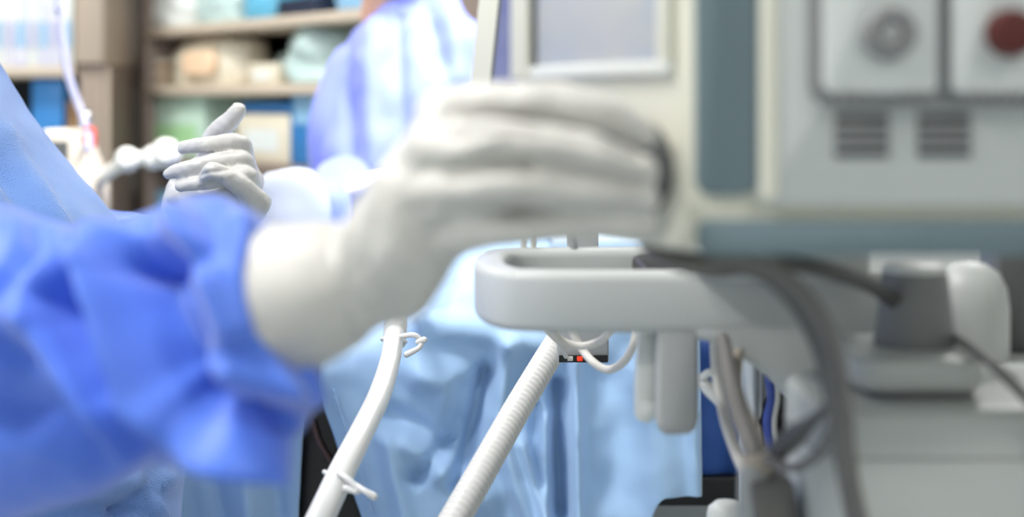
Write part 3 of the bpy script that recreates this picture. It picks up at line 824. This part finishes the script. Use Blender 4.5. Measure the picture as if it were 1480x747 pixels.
# rolled bead at the cuff
cc = at(415, 433, 0.632); axis = (at(545, 390, .626) - at(418, 434, .632)).normalized()
q = axis.to_track_quat('Z', 'Y')
def cuff_ring(c_, rad, dz, n=24):
    return [c_ + q @ Vector((rad * math.cos(2 * math.pi * k / n), rad * math.sin(2 * math.pi * k / n), dz)) for k in range(n)]
V = []; Fc = []
prof = [(0.0335, -0.018), (0.0350, -0.020), (0.0356, -0.013), (0.0348, 0.0), (0.0325, 0.014), (0.0295, 0.026), (0.024, 0.036), (0.018, 0.04)]
cuff = lathe('cuff', prof, cc, M['glove'], glove, 64, axis)
sculpt(cuff, [([(385, 345), (378, 420), (405, 500)], 6, 0.0012), ([(402, 340), (396, 420), (425, 510)], 6, -0.0014), ([(425, 345), (418, 420), (445, 500)], 7, 0.0012), ([(440, 380), (436, 430), (450, 470)], 7, -0.0012)], 0.002, 30, True)
tube('cuff_bead', cuff_ring(cc, 0.0350, -0.020), 0.0015, M['bead'], cuff, 3, 8, False, True)

# left glove, half closed, thumb raised
lg = [ch((300, 240, 1.33, .013), (308, 198, 1.325, .0100), (330, 177, 1.318, .0098), (343, 161, 1.312, .0085)),
      ch((352, 230, 1.312, .0115), (345, 207, 1.292, .0092), (300, 209, 1.278, .0082), (266, 213, 1.284, .0066)),
      ch((358, 249, 1.302, .0115), (346, 230, 1.280, .0092), (292, 238, 1.266, .0080), (245, 251, 1.272, .0064)),
      ch((364, 268, 1.292, .0115), (352, 252, 1.270, .0090), (302, 262, 1.260, .0080), (262, 268, 1.266, .0066)),
      ch((374, 294, 1.280, .0120), (342, 264, 1.256, .0088), (309, 247, 1.246, .0080), (297, 254, 1.254, .0065)),
      ch((300, 372, 1.325, .026), (325, 300, 1.315, .0235), (340, 262, 1.312, .018), (350, 235, 1.312, .0125)),
      ch((320, 310, 1.312, .024), (350, 280, 1.300, .018), (362, 262, 1.300, .013)),
      ch((300, 372, 1.325, .026), (258, 310, 1.318, .0165), (268, 262, 1.322, .0135), (298, 238, 1.33, .012)),
      ch((330, 320, 1.308, .022), (365, 300, 1.292, .015)), ch((262, 285, 1.312, .014), (300, 285, 1.30, .018), (335, 285, 1.298, .018))]
glove2 = fuse('glove', lg, M['glove'], per, 0.0013, 4, 0.0010, 70)
sculpt(glove2, [([(255, 232), (300, 224), (345, 219)], 4, -0.0018), ([(250, 262), (300, 250), (350, 241)], 4, -0.0015), ([(290, 272), (320, 262)], 4, -0.0015)], 0, 1, True)

# ---- person beyond the table ------------------------------------------------
QX, QY = -0.15, 2.32
pe2 = thing('person', (QX, QY, 0), 'person in a bright blue gown standing behind the operating table', 'person')
hd, hdet, hgear = head(pe2, (QX - 0.03, QY - 0.03, 1.575), 0.15, 0.15)
body2 = fuse('body', hd + [([(QX, QY + 0.03, 1.36), (QX, QY, 1.2), (QX, QY, 0.95)], [0.085, 0.11, 0.12]), ([(QX - 0.09, QY + 0.02, 1.33), (QX + 0.09, QY + 0.02, 1.33)], [0.03, 0.03]),
                           ([(QX - 0.09, QY, 0.95), (QX - 0.09, QY, 0.8)], [0.09, 0.08]), ([(QX + 0.09, QY, 0.95), (QX + 0.09, QY, 0.8)], [0.09, 0.08]),
                           ([(QX - 0.10, QY + 0.01, 1.32), (QX - 0.12, QY - 0.02, 1.125), at(500, 290, 2.07)], [0.02, 0.02, 0.016]),
                           ([(QX + 0.10, QY + 0.01, 1.32), (QX + 0.2, QY - 0.02, 1.12), (QX + 0.12, QY - 0.24, 1.105)], [0.02, 0.02, 0.016])], M['skin'], pe2, 0.006, 4)
hdet(body2); hgear()
legs(pe2, QX, QY, (0, -1))
rows = [(1.425, 0.062, 0.062), (1.40, 0.08, 0.085), (1.365, 0.118, 0.10), (1.31, 0.145, 0.118), (1.22, 0.165, 0.135), (1.12, 0.178, 0.15), (1.0, 0.19, 0.155), (0.8, 0.2, 0.16), (0.5, 0.215, 0.17), (0.36, 0.22, 0.175)]
g2 = loft('gown', [(Vector((QX, QY + 0.01, z)), Vector((a_, 0, 0)), Vector((0, b_, 0))) for z, a_, b_ in rows], M['gown_far'], pe2, 10, 110, 2.2)
sculpt(g2, [([(500, 40), (492, 120), (505, 220)], 12, -0.015), ([(540, 30), (530, 120), (540, 240)], 14, 0.012), ([(570, 20), (575, 110), (585, 230)], 11, -0.012), ([(620, 10), (640, 90)], 12, -0.015), ([(650, 10), (665, 110)], 14, 0.012)], 0.012, 8, True)
for s, el, wr in ((-1, Vector((QX - 0.12, QY - 0.02, 1.125)), at(500, 290, 2.07)), (1, Vector((QX + 0.215, QY - 0.02, 1.12)), Vector((QX + 0.12, QY - 0.24, 1.105)))):
    shd = Vector((QX + s * 0.098, QY + 0.01, 1.30))
    rr = [(shd, 0.056), ((shd + el) / 2 + Vector((s * 0.015, 0, 0)), 0.058), (el, 0.055), ((el + wr) / 2, 0.05), (wr, 0.036)]
    tube('sleeve', [p for p, r in rr], [r for p, r in rr], M['gown_far'], g2, 8, 28)
    fx = Vector((0.45, -0.75, 0.12)).normalized() if s < 0 else Vector((-0.5, -0.7, 0)).normalized()
    if s < 0: fx = Vector((0.75, -0.35, 0.28)).normalized()
    up = Vector((0, 0, 1)); sd = fx.cross(up).normalized()
    chs = [([wr - fx * 0.03, wr + fx * 0.02, wr + fx * 0.06], [0.03, 0.03, 0.026])]
    for k in range(4):
        o_ = sd * (0.012 * (k - 1.5)) + up * 0.0
        L = (0.07, 0.08, 0.075, 0.058)[k]
        b0 = wr + fx * 0.065 + o_ * 1.6
        chs.append(([b0, b0 + fx * L * 0.5 + Vector((0, 0, -0.004)), b0 + fx * L - Vector((0, 0, 0.018))], [0.0115, 0.0095, 0.0075]))
    b0 = wr + fx * 0.02 - sd * s * 0.02
    chs.append(([b0, b0 + fx * 0.035 - sd * s * 0.022, b0 + fx * 0.065 - sd * s * 0.022], [0.013, 0.0105, 0.008]))
    fuse('glove', chs, M['glove'], pe2, 0.003, 3)

# ------------------------------------------------------------------ breathing tubes
def zip_tie(parent, c, r, axis, tail):
    ax = Vector(axis).normalized(); qq = ax.to_track_quat('Z', 'Y')
    t_ = tube('zip_tie', [Vector(c) + qq @ Vector((r * math.cos(2 * math.pi * k / 16), r * math.sin(2 * math.pi * k / 16), 0)) for k in range(16)], 0.0016, M['tube_w'], parent, 2, 8, False, True)
    for tl in tail: tube('tie_tail', tl, [0.0022] * (len(tl) - 1) + [0.0028], M['tube_w'], t_, 6, 8)
    return t_
tp = [at(640, 300, 1.66), at(606, 380, 1.50), at(580, 440, 1.33), at(570, 482, 1.22), at(564, 520, 1.18), at(548, 572, 1.13), at(524, 622, 1.07), at(494, 682, 1.02), at(466, 742, 0.98), at(423, 830, 0.95), at(378, 920, 0.93), (-0.15, 0.95, 0.68), (0.0, 1.05, 0.35), (0.15, 0.95, 0.18)]
bt = tube('breathing_tube', tp, [0.0085] * 5 + [0.0092] * 2 + [0.0098] * 7, M['tube_w'], None, 10, 28)
tag(bt, 'smooth white breathing tube held with two plastic ties', 'tube')
zip_tie(bt, at(569, 492, 1.21), 0.0102, (0.1, 0.3, 1), [[at(580, 486, 1.20), at(598, 484, 1.195), at(608, 492, 1.195), at(606, 502, 1.19), at(588, 512, 1.19)], [at(604, 494, 1.193), at(613, 491, 1.192)]])
lathe('tube_collar', [(0.0090, -0.012), (0.0100, -0.010), (0.0102, 0.008), (0.0092, 0.012)], at(571, 480, 1.225), M['tube_w'], bt, 28, (0.05, 0.35, 1))
zip_tie(bt, at(489, 692, 1.015), 0.0113, (0.5, 0.3, 1), [[at(498, 694, 1.0), at(512, 700, 0.995), at(528, 710, 0.99), at(540, 717, 0.99)], [at(490, 684, 1.0), at(505, 694, 0.995), at(518, 710, 0.992), at(500, 706, 0.995)]])

# corrugated tube: real rings along the path
cp = catmull([at(850, 420, 1.36), at(822, 468, 1.27), at(790, 520, 1.20), at(748, 590, 1.14), at(704, 668, 1.08), at(660, 745, 1.03), at(612, 828, 0.99), at(560, 918, 0.96), (-0.06, 0.94, 0.68), (0.08, 0.95, 0.36), (0.18, 0.92, 0.2)], 60)
dl = np.concatenate([[0], np.cumsum(np.linalg.norm(np.diff(cp, axis=0), axis=1))])
PER = 0.0058; step = PER / 5
ss = np.arange(0, dl[-1], step)
path = np.stack([np.interp(ss, dl, cp[:, k]) for k in range(3)], 1)
rad = np.array([0.0102 + (0.0011 if (k % 5) in (0, 1, 2) else -0.0010) for k in range(len(ss))])
rad = np.where(ss < 0.115, 0.0112, rad)
T_, N_, B_ = frames(path)
V = []; Fc = []; SG = 24
for i in range(len(path)):
    for k in range(SG):
        a_ = 2 * math.pi * k / SG
        V.append(path[i] + rad[i] * (math.cos(a_) * N_[i] + math.sin(a_) * B_[i]))
for i in range(len(path) - 1):
    for k in range(SG): Fc.append((i * SG + k, i * SG + (k + 1) % SG, (i + 1) * SG + (k + 1) % SG, (i + 1) * SG + k))
Fc.append(tuple(range(SG))[::-1]); Fc.append(tuple((len(path) - 1) * SG + k for k in range(SG)))
o = mk('corrugated_tube', V, Fc, M['tube_c']); tag(o, 'white corrugated breathing hose with a plain end sleeve', 'tube')

# ------------------------------------------------------------------ machine: monitor housing
DF = 0.60
mon = thing('patient_monitor', (0.2, 0.72, 1.155), 'large grey and teal patient monitor with modules and a side screen', 'monitor')
c0 = Vector((0.0759, DF)); c1 = Vector((0.0018, 0.725)); td = (c1 - c0).normalized(); nd = Vector((-td.y, td.x))
if nd.x > 0: nd = -nd                               # outward normal of the side face
ZB, ZT = 1.187, 1.47
plan = [(0.0759, DF), (0.42, DF), (0.42, 0.70), (0.16, 0.71), (0.03, 0.745), (0.0018, 0.725)]
# housing with a rounded front corner
cor = [c0 + td * 0.012, c0 + td * 0.005 + Vector((0.0015, -0.0000)), c0 + Vector((0.0045, 0.0012)), c0 + Vector((0.012, 0.0))]
plan = [tuple(p) for p in cor] + plan[1:]
prism('housing', plan, 'z', ZB, ZT, M['cream'], mon, 0.0035, 3)
def fx(px): return (px - 740) / F * DF
def fz(py): return CZ + (HY - py) / F * DF
def panel(name, x0, y0, x1, y1, d0, d1, m, parent=mon, bev=0.0015, r=0.0):
    if r:
        xa, xb, za, zb = fx(x0), fx(x1), fz(y1), fz(y0)
        pts = []
        for (cx, cz, a0) in ((xb - r, za + r, -90), (xb - r, zb - r, 0), (xa + r, zb - r, 90), (xa + r, za + r, 180)):
            for k in range(5):
                a_ = math.radians(a0 + 90 * k / 4); pts.append((cx + r * math.cos(a_), cz + r * math.sin(a_)))
        return prism(name, pts, 'y', d0, d1, m, parent, bev if bev < 0.001 else 0.0008, 2)
    return box(name, (fx(x0), d0, fz(y1)), (fx(x1), d1, fz(y0)), m, parent, bev)
panel('front_plate', 1094, -700, 1700, 296, DF - 0.006, DF + 0.004, M['casing'], r=0.004)
panel('teal_panel', 1005, -700, 1092, 282, DF - 0.004, DF + 0.004, M['teal'], r=0.006)
panel('teal_band', 1008, 317, 1700, 368, DF - 0.005, DF + 0.004, M['teal'], r=0.004)
panel('trim_strip', 1096, -700, 1120, 288, DF - 0.0075, DF - 0.003, M['cream'], r=0.003)
# module bay
FB = DF - 0.006
panel('bay_frame', 1164, -300, 1660, 152, FB - 0.004, FB + 0.002, M['grey'], r=0.009)
for k, (xa, xb) in enumerate(((1181, 1340), (1362, 1522), (1544, 1640))):
    md = panel('module', xa, -300, xb, 136, FB - 0.009, FB, M['module'], r=0.004)
    cx = (1270, 1440, 1600)[k]
    c = Vector((fx(cx), FB - 0.009, fz(51)))
    if k == 0:
        lathe('dial_ring', [(0.0112, 0.0), (0.0108, 0.004), (0.0092, 0.0055), (0.0062, 0.0055), (0.0056, 0.002)], c, M['grey'], md, 40, (0, -1, 0))
        lathe('dial_cap', [(0.0052, 0.0), (0.0052, 0.003), (0.004, 0.0038)], c, M['ltgrey'], md, 32, (0, -1, 0))
    else:
        lathe('red_knob', [(0.0100, 0.0), (0.0098, 0.006), (0.0088, 0.0085), (0.004, 0.0092)], c, M['redknob'] if k == 1 else M['grey'], md, 40, (0, -1, 0))
    for j in range(9):
        xx = xa + 18 + j * 15
        if xx > xb - 12 or (k == 0 and 3 <= j <= 5): continue
        panel('grip_tooth', xx, 132, xx + 8, 148, FB - 0.0098, FB - 0.003, M['grey'], md, 0.0005)
for xa, xb in ((1202, 1279), (1320, 1396)):
    vg = panel('vent_grille', xa, 163, xb, 227, FB - 0.0012, FB + 0.002, M['slot'], r=0.001)
    for j in range(3):
        yy = 177 + j * 16
        panel('vent_slat', xa + 1, yy, xb - 1, yy + 5, FB - 0.003, FB - 0.001, M['ltgrey'], vg, 0.0004)

# side face in its own frame: s along the face, z up, n outward
def side(name, s0, s1, z0, z1, n0, n1, m, parent=mon, bev=0.001):
    mt = Matrix(((td.x, nd.x, 0, c0.x), (td.y, nd.y, 0, c0.y), (0, 0, 1, 0), (0, 0, 0, 1)))
    bm = bmesh.new(); bm_box(bm, (s0, n0, z0), (s1, n1, z1), bev, 2, mt)
    bmesh.ops.recalc_face_normals(bm, faces=bm.faces)
    return from_bm(name, bm, m, parent)
zs = 1.2685
sc_ = side('screen', 0.020, 0.1232, zs, 1.44, 0.0, 0.0012, M['screen'])
side('screen_frame', 0.012, 0.135, zs - 0.006, zs, 0.0, 0.004, M['white'])
side('screen_frame', 0.012, 0.020, zs, 1.45, 0.0, 0.004, M['cream'])
side('screen_frame', 0.1255, 0.1425, zs - 0.006, 1.45, 0.0, 0.005, M['cream'])
side('screen_gasket', 0.1232, 0.1255, zs, 1.45, 0.0, 0.003, M['dkgrey'])
# the dial in the hand
kc = c0 + td * 0.034
kz = CZ + (HY - 243) / F * 0.63
dial = lathe('dial', [(0.0212, 0.0), (0.0212, 0.005), (0.0195, 0.007), (0.0180, 0.020), (0.016, 0.023), (0.005, 0.0235)], Vector((kc.x, kc.y, kz)), M['dkgrey'], mon, 48, (nd.x, nd.y, 0))
for k in range(20):
    a_ = 2 * math.pi * k / 20
    t3 = Vector((td.x, td.y, 0)); n3 = Vector((nd.x, nd.y, 0))
    p = Vector((kc.x, kc.y, kz)) + (t3 * math.cos(a_) + Vector((0, 0, 1)) * math.sin(a_)) * 0.0188
    tube('dial_ridge', [p + n3 * 0.009, p + n3 * 0.021], 0.0012, M['grey'], dial, 2, 6)

# second, narrower screen behind, tilted a little
t2 = Matrix.Translation(at(729, 135, 0.92)) @ Matrix.Rotation(math.radians(6), 4, 'Y') @ Matrix.Rotation(math.radians(-38), 4, 'Z')
sec = box('rear_screen_frame', (-0.0245, -0.008, 0.0), (0.115, 0.008, 0.20), M['cream'], mon, 0.003, 3, t2)
box('rear_screen', (-0.0025, -0.0095, 0.006), (0.105, -0.0078, 0.19), M['screen2'], sec, 0.0, 2, t2)
box('rear_screen_bezel', (-0.0055, -0.0092, 0.003), (-0.0025, -0.0078, 0.195), M['dkgrey'], sec, 0.0, 2, t2)
box('rear_screen_mount', (0.06, 0.715, 1.28), (0.11, 0.93, 1.30), M['white_d'], mon, 0.003)

# ------------------------------------------------------------------ machine: stand
st = thing('machine_stand', (0.25, 0.85, 0), 'white machine stand with a looped grab handle, grey cone and rounded cabinet', 'stand')
# looped handle
zt_h, zb_h = 1.149, 1.112
hp = catmull([(0.24, 0.862, 0), (0.15, 0.862, 0), (0.05, 0.862, 0), (0.012, 0.866, 0), (-0.004, 0.878, 0), (-0.0135, 0.915, 0), (-0.0125, 0.965, 0), (0.002, 0.99, 0), (0.05, 1.0, 0), (0.13, 1.003, 0), (0.24, 1.003, 0)], 8)
Tt = np.gradient(hp, axis=0); Tt /= np.linalg.norm(Tt, axis=1)[:, None]
Nn = np.stack([Tt[:, 1], -Tt[:, 0], np.zeros(len(Tt))], 1)
pr = []
hw, hh, rc = 0.0105, (zt_h - zb_h) / 2, 0.006
for (sx, sz, a0) in ((1, 1, 0), (-1, 1, 90), (-1, -1, 180), (1, -1, 270)):
    for k in range(5):
        a_ = math.radians(a0 + 90 * k / 4); pr.append((sx * (hw - rc) + rc * math.cos(a_), sz * (hh - rc) + rc * math.sin(a_)))
V = []; Fc = []; K = len(pr)
for i in range(len(hp)):
    for (n_, z_) in pr: V.append(hp[i] + Nn[i] * n_ + np.array([0, 0, (zt_h + zb_h) / 2 + z_]))
for i in range(len(hp) - 1):
    for k in range(K): Fc.append((i * K + k, i * K + (k + 1) % K, (i + 1) * K + (k + 1) % K, (i + 1) * K + k))
Fc.append(tuple(range(K))[::-1]); Fc.append(tuple((len(hp) - 1) * K + k for k in range(K)))
me = bpy.data.meshes.new('grab_handle'); me.from_pydata([tuple(v) for v in V], [], Fc)
bm = bmesh.new(); bm.from_mesh(me); bmesh.ops.recalc_face_normals(bm, faces=bm.faces); bm.to_mesh(me); bm.free()
gh = link_me('grab_handle', me, M['white_d'], st)
# seam on the nose of the handle
tube('handle_seam', [at(741, 396, 0.861), at(742, 470, 0.861)], 0.0006, M['grey'], gh, 2, 6)
# black block inside the loop, standing in for the shadow under the monitor
box('shadow_block', (0.083, 0.885, 1.118), (0.2, 0.985, 1.146), M['black'], st, 0.004)
for px in (757, 771):
    tube('pin', [at(px, 372, 0.995), at(px + 1, 300, 0.995)], 0.0022, M['cream'], st, 2, 10)
tube('pin', [at(832, 372, 0.995), at(824, 330, 0.995), at(818, 290, 0.995)], 0.003, M['ltgrey'], st, 4, 10)
# wedge housing
DW = 0.852
prism('wedge_housing', [pxz(1000, 396, DW), pxz(1100, 397, DW), pxz(1292, 402, DW), pxz(1272, 450, DW), pxz(1268, 540, DW), pxz(1256, 640, DW), pxz(1195, 640, DW), pxz(1150, 585, DW), pxz(1110, 545, DW), pxz(1042, 497, DW), pxz(1000, 490, DW)], 'y', DW, 1.0, M['white_d'], st, 0.004)
box('mount_block', (0.10, 0.66, 1.186), (0.21, 0.88, 1.196), M['white_d'], st, 0.002)
box('mount_post', (0.11, 0.83, 1.145), (0.21, 0.88, 1.187), M['white_d'], st, 0.005)
# hanging clip under the handle
prism('hanging_bracket', [pxz(949, 470, .85), pxz(1012, 470, .85), pxz(1012, 610, .85), pxz(1004, 630, .85), pxz(960, 632, .85), pxz(949, 615, .85)], 'y', 0.852, 0.875, M['ltgrey'], st, 0.004)
prism('hanging_clip', [pxz(924, 475, .87), pxz(947, 475, .87), pxz(947, 600, .87), pxz(938, 612, .87), pxz(919, 606, .87), pxz(919, 560, .87)], 'y', 0.868, 0.884, M['white'], st, 0.002)
lathe('clip_button', [(0.005, 0), (0.005, 0.003), (0.003, 0.004)], at(938, 590, 0.868), M['white'], st, 20, (0, -1, 0))
# cabinet
DB = 0.70
cx0, cx1 = 0.152, 0.44
def rrect(x0, x1, y0, y1, r, n=6):
    pts = []
    for (cx, cy, a0) in ((x1 - r, y1 - r, 0), (x0 + r, y1 - r, 90), (x0 + r, y0 + r, 180), (x1 - r, y0 + r, 270)):
        for k in range(n + 1):
            a_ = math.radians(a0 + 90 * k / n); pts.append((cx + r * math.cos(a_), cy + r * math.sin(a_)))
    return pts
prism('cabinet', rrect(cx0, cx1, DB, 0.815, 0.025), 'z', 0.12, 1.099, M['white_d'], st, 0.006, 3)
prism('seam_line', rrect(cx0 - 0.0006, cx1 + 0.0006, DB - 0.0006, 0.8156, 0.025), 'z', at(1300, 664, DB).z, at(1300, 662, DB).z, M['grey'], st)
prism('base_plate', rrect(0.02, 0.56, 0.66, 1.12, 0.05), 'z', 0.075, 0.125, M['ltgrey'], st, 0.006)
for x in (0.07, 0.51):
    for y in (0.71, 1.07):
        lathe('caster', [(0.001, -0.014), (0.034, -0.014), (0.038, -0.01), (0.038, 0.01), (0.034, 0.014), (0.001, 0.014)], (x, y, 0.0385), M['dkgrey'], st, 28, (1, 0, 0))
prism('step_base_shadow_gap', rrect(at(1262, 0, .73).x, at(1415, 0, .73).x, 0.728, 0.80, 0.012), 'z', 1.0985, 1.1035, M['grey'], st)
prism('step_base', rrect(at(1240, 0, .722).x, at(1428, 0, .722).x, 0.72, 0.81, 0.014), 'z', 1.1035, 1.120, M['white_d'], st, 0.004)
cn = at(1324, 520, 0.765)
lathe('grey_cone', [(0.0215, 0.0), (0.0212, 0.006), (0.0175, 0.036), (0.0168, 0.040)], (cn.x, 0.768, 1.1195), M['grey'], st, 40)
lathe('lit_cone_top', [(0.0170, 0.0), (0.0166, 0.003), (0.014, 0.0045), (0.002, 0.005)], (cn.x, 0.768, 1.1595), M['white'], st, 40)  # lit top of the grey cone, its brightness put into the white colour
lathe('canister', [(0.0235, 0.0), (0.0235, 0.030), (0.0220, 0.042), (0.0175, 0.051), (0.010, 0.056), (0.002, 0.0575)], (at(1400, 0, 0.85).x, 0.85, 1.0985), M['white_d'], st, 40)
box('rear_plinth', (0.215, 0.813, 0.125), (0.44, 0.96, 1.099), M['white_d'], st, 0.004)
box('rear_socket', (at(1446, 0, 0.86).x, 0.86, 1.0985), (at(1500, 0, 0.86).x, 0.90, 1.163), M['dkgrey'], st, 0.003)
# ribbed rear column with the black recess
box('rear_column', (at(1086, 0, 1.0).x, 1.0, 0.125), (at(1200, 0, 1.0).x, 1.06, 1.075), M['white'], st, 0.003)
for k in range(5):
    xx = at(1088 + k * 9, 0, 1.0).x
    box('column_rib', (xx, 0.997, 0.98), (xx + 0.0022, 1.0005, 1.07), M['white_d'], st, 0.0006)
prism('recess', [pxz(1112, 562, .995), pxz(1142, 575, .995), pxz(1142, 630, .995), pxz(1104, 645, .995), pxz(1098, 610, .995)], 'y', 0.995, 1.001, M['black'], st)

# ------------------------------------------------------------------ small sensor box and its leads
sb = thing('sensor_box', at(842, 525, 1.16), 'small grey sensor box with a red indicator hanging under the grab handle', 'sensor')
a_, b_ = at(806, 524, 1.14), at(880, 478, 1.14)
box('case', (a_.x, 1.14, a_.z), (b_.x, 1.165, b_.z + 0.03), M['ltgrey'], sb, 0.002)
box('port_strip', (a_.x + 0.001, 1.138, a_.z + 0.0005), (b_.x - 0.001, 1.1405, a_.z + 0.006), M['black'], sb)
for px, mm in ((824, M['white']), (838, M['redled'])):
    p = at(px, 518, 1.138); box('indicator', (p.x - 0.0022, 1.1365, p.z - 0.0018), (p.x + 0.0022, 1.1385, p.z + 0.0018), mm, sb, 0.0003)
box('strap', (a_.x + 0.008, 1.145, b_.z + 0.028), (b_.x - 0.008, 1.16, 1.17), M['ltgrey'], sb, 0.001)
def cable(pts, r, m, label, cat='cable', name='cable', n=8, group=None):
    o = tube(name, [at(*p) if len(p) == 3 and p[1] > 5 else Vector(p) for p in pts], r, m, None, n, 10)
    return tag(o, label, cat, group)
cable([(795, 470, 1.02), (812, 492, 1.03), (840, 500, 1.03), (868, 492, 1.02), (890, 470, 1.0)], 0.0028, M['cable_w'], 'short white lead looped in front of the sensor box')
cable([(822, 470, 1.06), (838, 500, 1.06), (858, 524, 1.05), (880, 534, 1.04), (902, 522, 1.02), (916, 496, 1.0), (922, 465, 1.0)], 0.0030, M['cable_w'], 'white lead drooping lowest below the sensor box')
cable([(790, 478, 1.05), (800, 488, 1.06), (812, 500, 1.08), (818, 515, 1.136)], 0.0020, M['cable_w'], 'thin white lead plugged into the sensor box')

# ------------------------------------------------------------------ cables on the machine
low = [(1262, 830, .655)]
cable([(930, 340, .66), (945, 362, .65), (1000, 384, .64), (1075, 378, .64), (1140, 412, .64), (1188, 478, .64), (1206, 560, .645), (1216, 650, .65), (1232, 740, .655), (1262, 860, .66), (1300, 1000, .66)], 0.0040, M['cable'], 'thick grey cable curving down over the wedge housing')
cable([(938, 336, .665), (960, 372, .655), (1020, 392, .645), (1090, 392, .645), (1146, 436, .645), (1182, 500, .65), (1202, 580, .652), (1224, 680, .655), (1240, 760, .66), (1275, 880, .66), (1310, 1000, .66)], 0.0034, M['cable_d'], 'dark grey cable running just inside the thick grey one')
cable([(960, 345, .665), (1010, 375, .65), (1090, 368, .64), (1160, 420, .632), (1205, 490, .632), (1222, 580, .64), (1228, 660, .648), (1246, 750, .65), (1285, 880, .655), (1320, 1000, .66)], 0.0030, M['cable'], 'slim grey cable outermost of the hanging bundle')
cable([(1050, 372, .66), (1130, 378, .67), (1200, 392, .69), (1262, 414, .73), (1300, 442, .768)], 0.0042, M['cable_d'], 'dark thick cable leading to the grey cone')
cable([(1372, 484, .775), (1396, 498, .74), (1440, 532, .70), (1480, 572, .69), (1540, 640, .685), (1560, 800, .68)], 0.0026, M['cable'], 'thin grey cable leaving the cone and crossing the cabinet corner')
cable([(1206, 560, .652), (1204, 610, .66), (1186, 652, .68), (1150, 676, .70), (1108, 664, .72)], 0.0026, M['cable'], 'thin grey cable bent in a wide loop beside the cabinet')
cable([(1200, 585, .655), (1176, 606, .67), (1150, 628, .70), (1124, 652, .72)], [0.0026, 0.0026, 0.0055, 0.0055], M['cable_d'], 'dark cable ending in a thick barrel plug')
cable([(1045, 490, .84), (1052, 530, .82), (1066, 590, .79), (1088, 650, .76), (1100, 690, .75)], [0.004, 0.005, 0.0055, 0.0055, 0.0055], M['cable'], 'stout grey hose dropping to the cable connector')
cable([(1068, 500, .86), (1066, 560, .82), (1088, 620, .78), (1108, 672, .76)], 0.0034, M['cable_b'], 'beige cable running beside the stout grey hose')
cable([(1032, 480, .95), (1036, 540, .95), (1046, 600, .93), (1062, 650, .91), (1084, 700, .88)], 0.0036, M['cable_w'], 'cream white cable curving in front of the dark blue drape')
cable([(1042, 490, .94), (1064, 545, .93), (1072, 600, .92), (1080, 650, .90)], 0.0022, M['cable_w'], 'thin pale line behind the stout grey hose')
cable([(1112, 545, .985), (1116, 575, .985), (1110, 610, .985), (1116, 655, .985)], 0.0036, mat('blue_line', (70, 92, 180), 0.4), 'blue line crossing the black recess')
cable([(1122, 545, .98), (1124, 575, .98), (1119, 610, .98), (1122, 650, .98)], 0.0018, M['cable_w'], 'pale line beside the blue line in the black recess')
# spring clip
o = thing('tube_clip', at(1030, 560, 0.96), 'small pale plastic clip hooked on the cream white cable', 'clip')
tube('jaw', [at(1012, 548, .96), at(1024, 562, .955), at(1042, 584, .95)], [0.004, 0.0045, 0.003], M['white'], o, 5, 10)
tube('jaw', [at(1016, 545, .955), at(1028, 538, .95), at(1040, 556, .948)], [0.003, 0.0025, 0.002], M['white'], o, 5, 10)
# connector
k1 = thing('cable_connector', at(1104, 760, .75), 'grey cable connector block joining the hose and cables', 'connector')
tube('barrel', [at(1090, 690, .75), at(1098, 730, .75), at(1108, 800, .75)], [0.0085, 0.0115, 0.0125], M['ltgrey'], k1, 6, 24)
prism('block', [pxz(1086, 700, .735), pxz(1148, 695, .735), pxz(1160, 760, .735), pxz(1160, 830, .735), pxz(1100, 830, .735)], 'y', 0.735, 0.76, M['cable'], k1, 0.003)
lathe('collar', [(0.008, 0), (0.0085, 0.004), (0.007, 0.01)], at(1098, 684, .752), M['cable_b'], k1, 24, (-0.2, 0.1, 1))
tube('lower_lead', [at(1120, 820, .75), at(1130, 900, .76), (0.17, 0.72, 0.6)], 0.006, M['cable'], k1, 6, 12)
o = thing('bottle_cap', at(1050, 800, .98), 'white rounded cap poking up below the dark blue drape', 'cap')
lathe('cap_dome', [(0.0135, -0.05), (0.0135, 0.0), (0.0125, 0.005), (0.008, 0.009), (0.001, 0.0105)], at(1050, 744, .98), M['white'], o, 32)
tube('cap_stem', [at(1050, 800, .98), (at(1050, 0, .98).x, .98, 0.13)], 0.008, M['white_d'], o, 3, 16)
cable([(1152, 690, .80), (1160, 712, .78), (1172, 745, .76), (1180, 800, .76)], 0.0018, mat('purple_line', (88, 70, 110), 0.4), 'thin purple line beside the connector block')
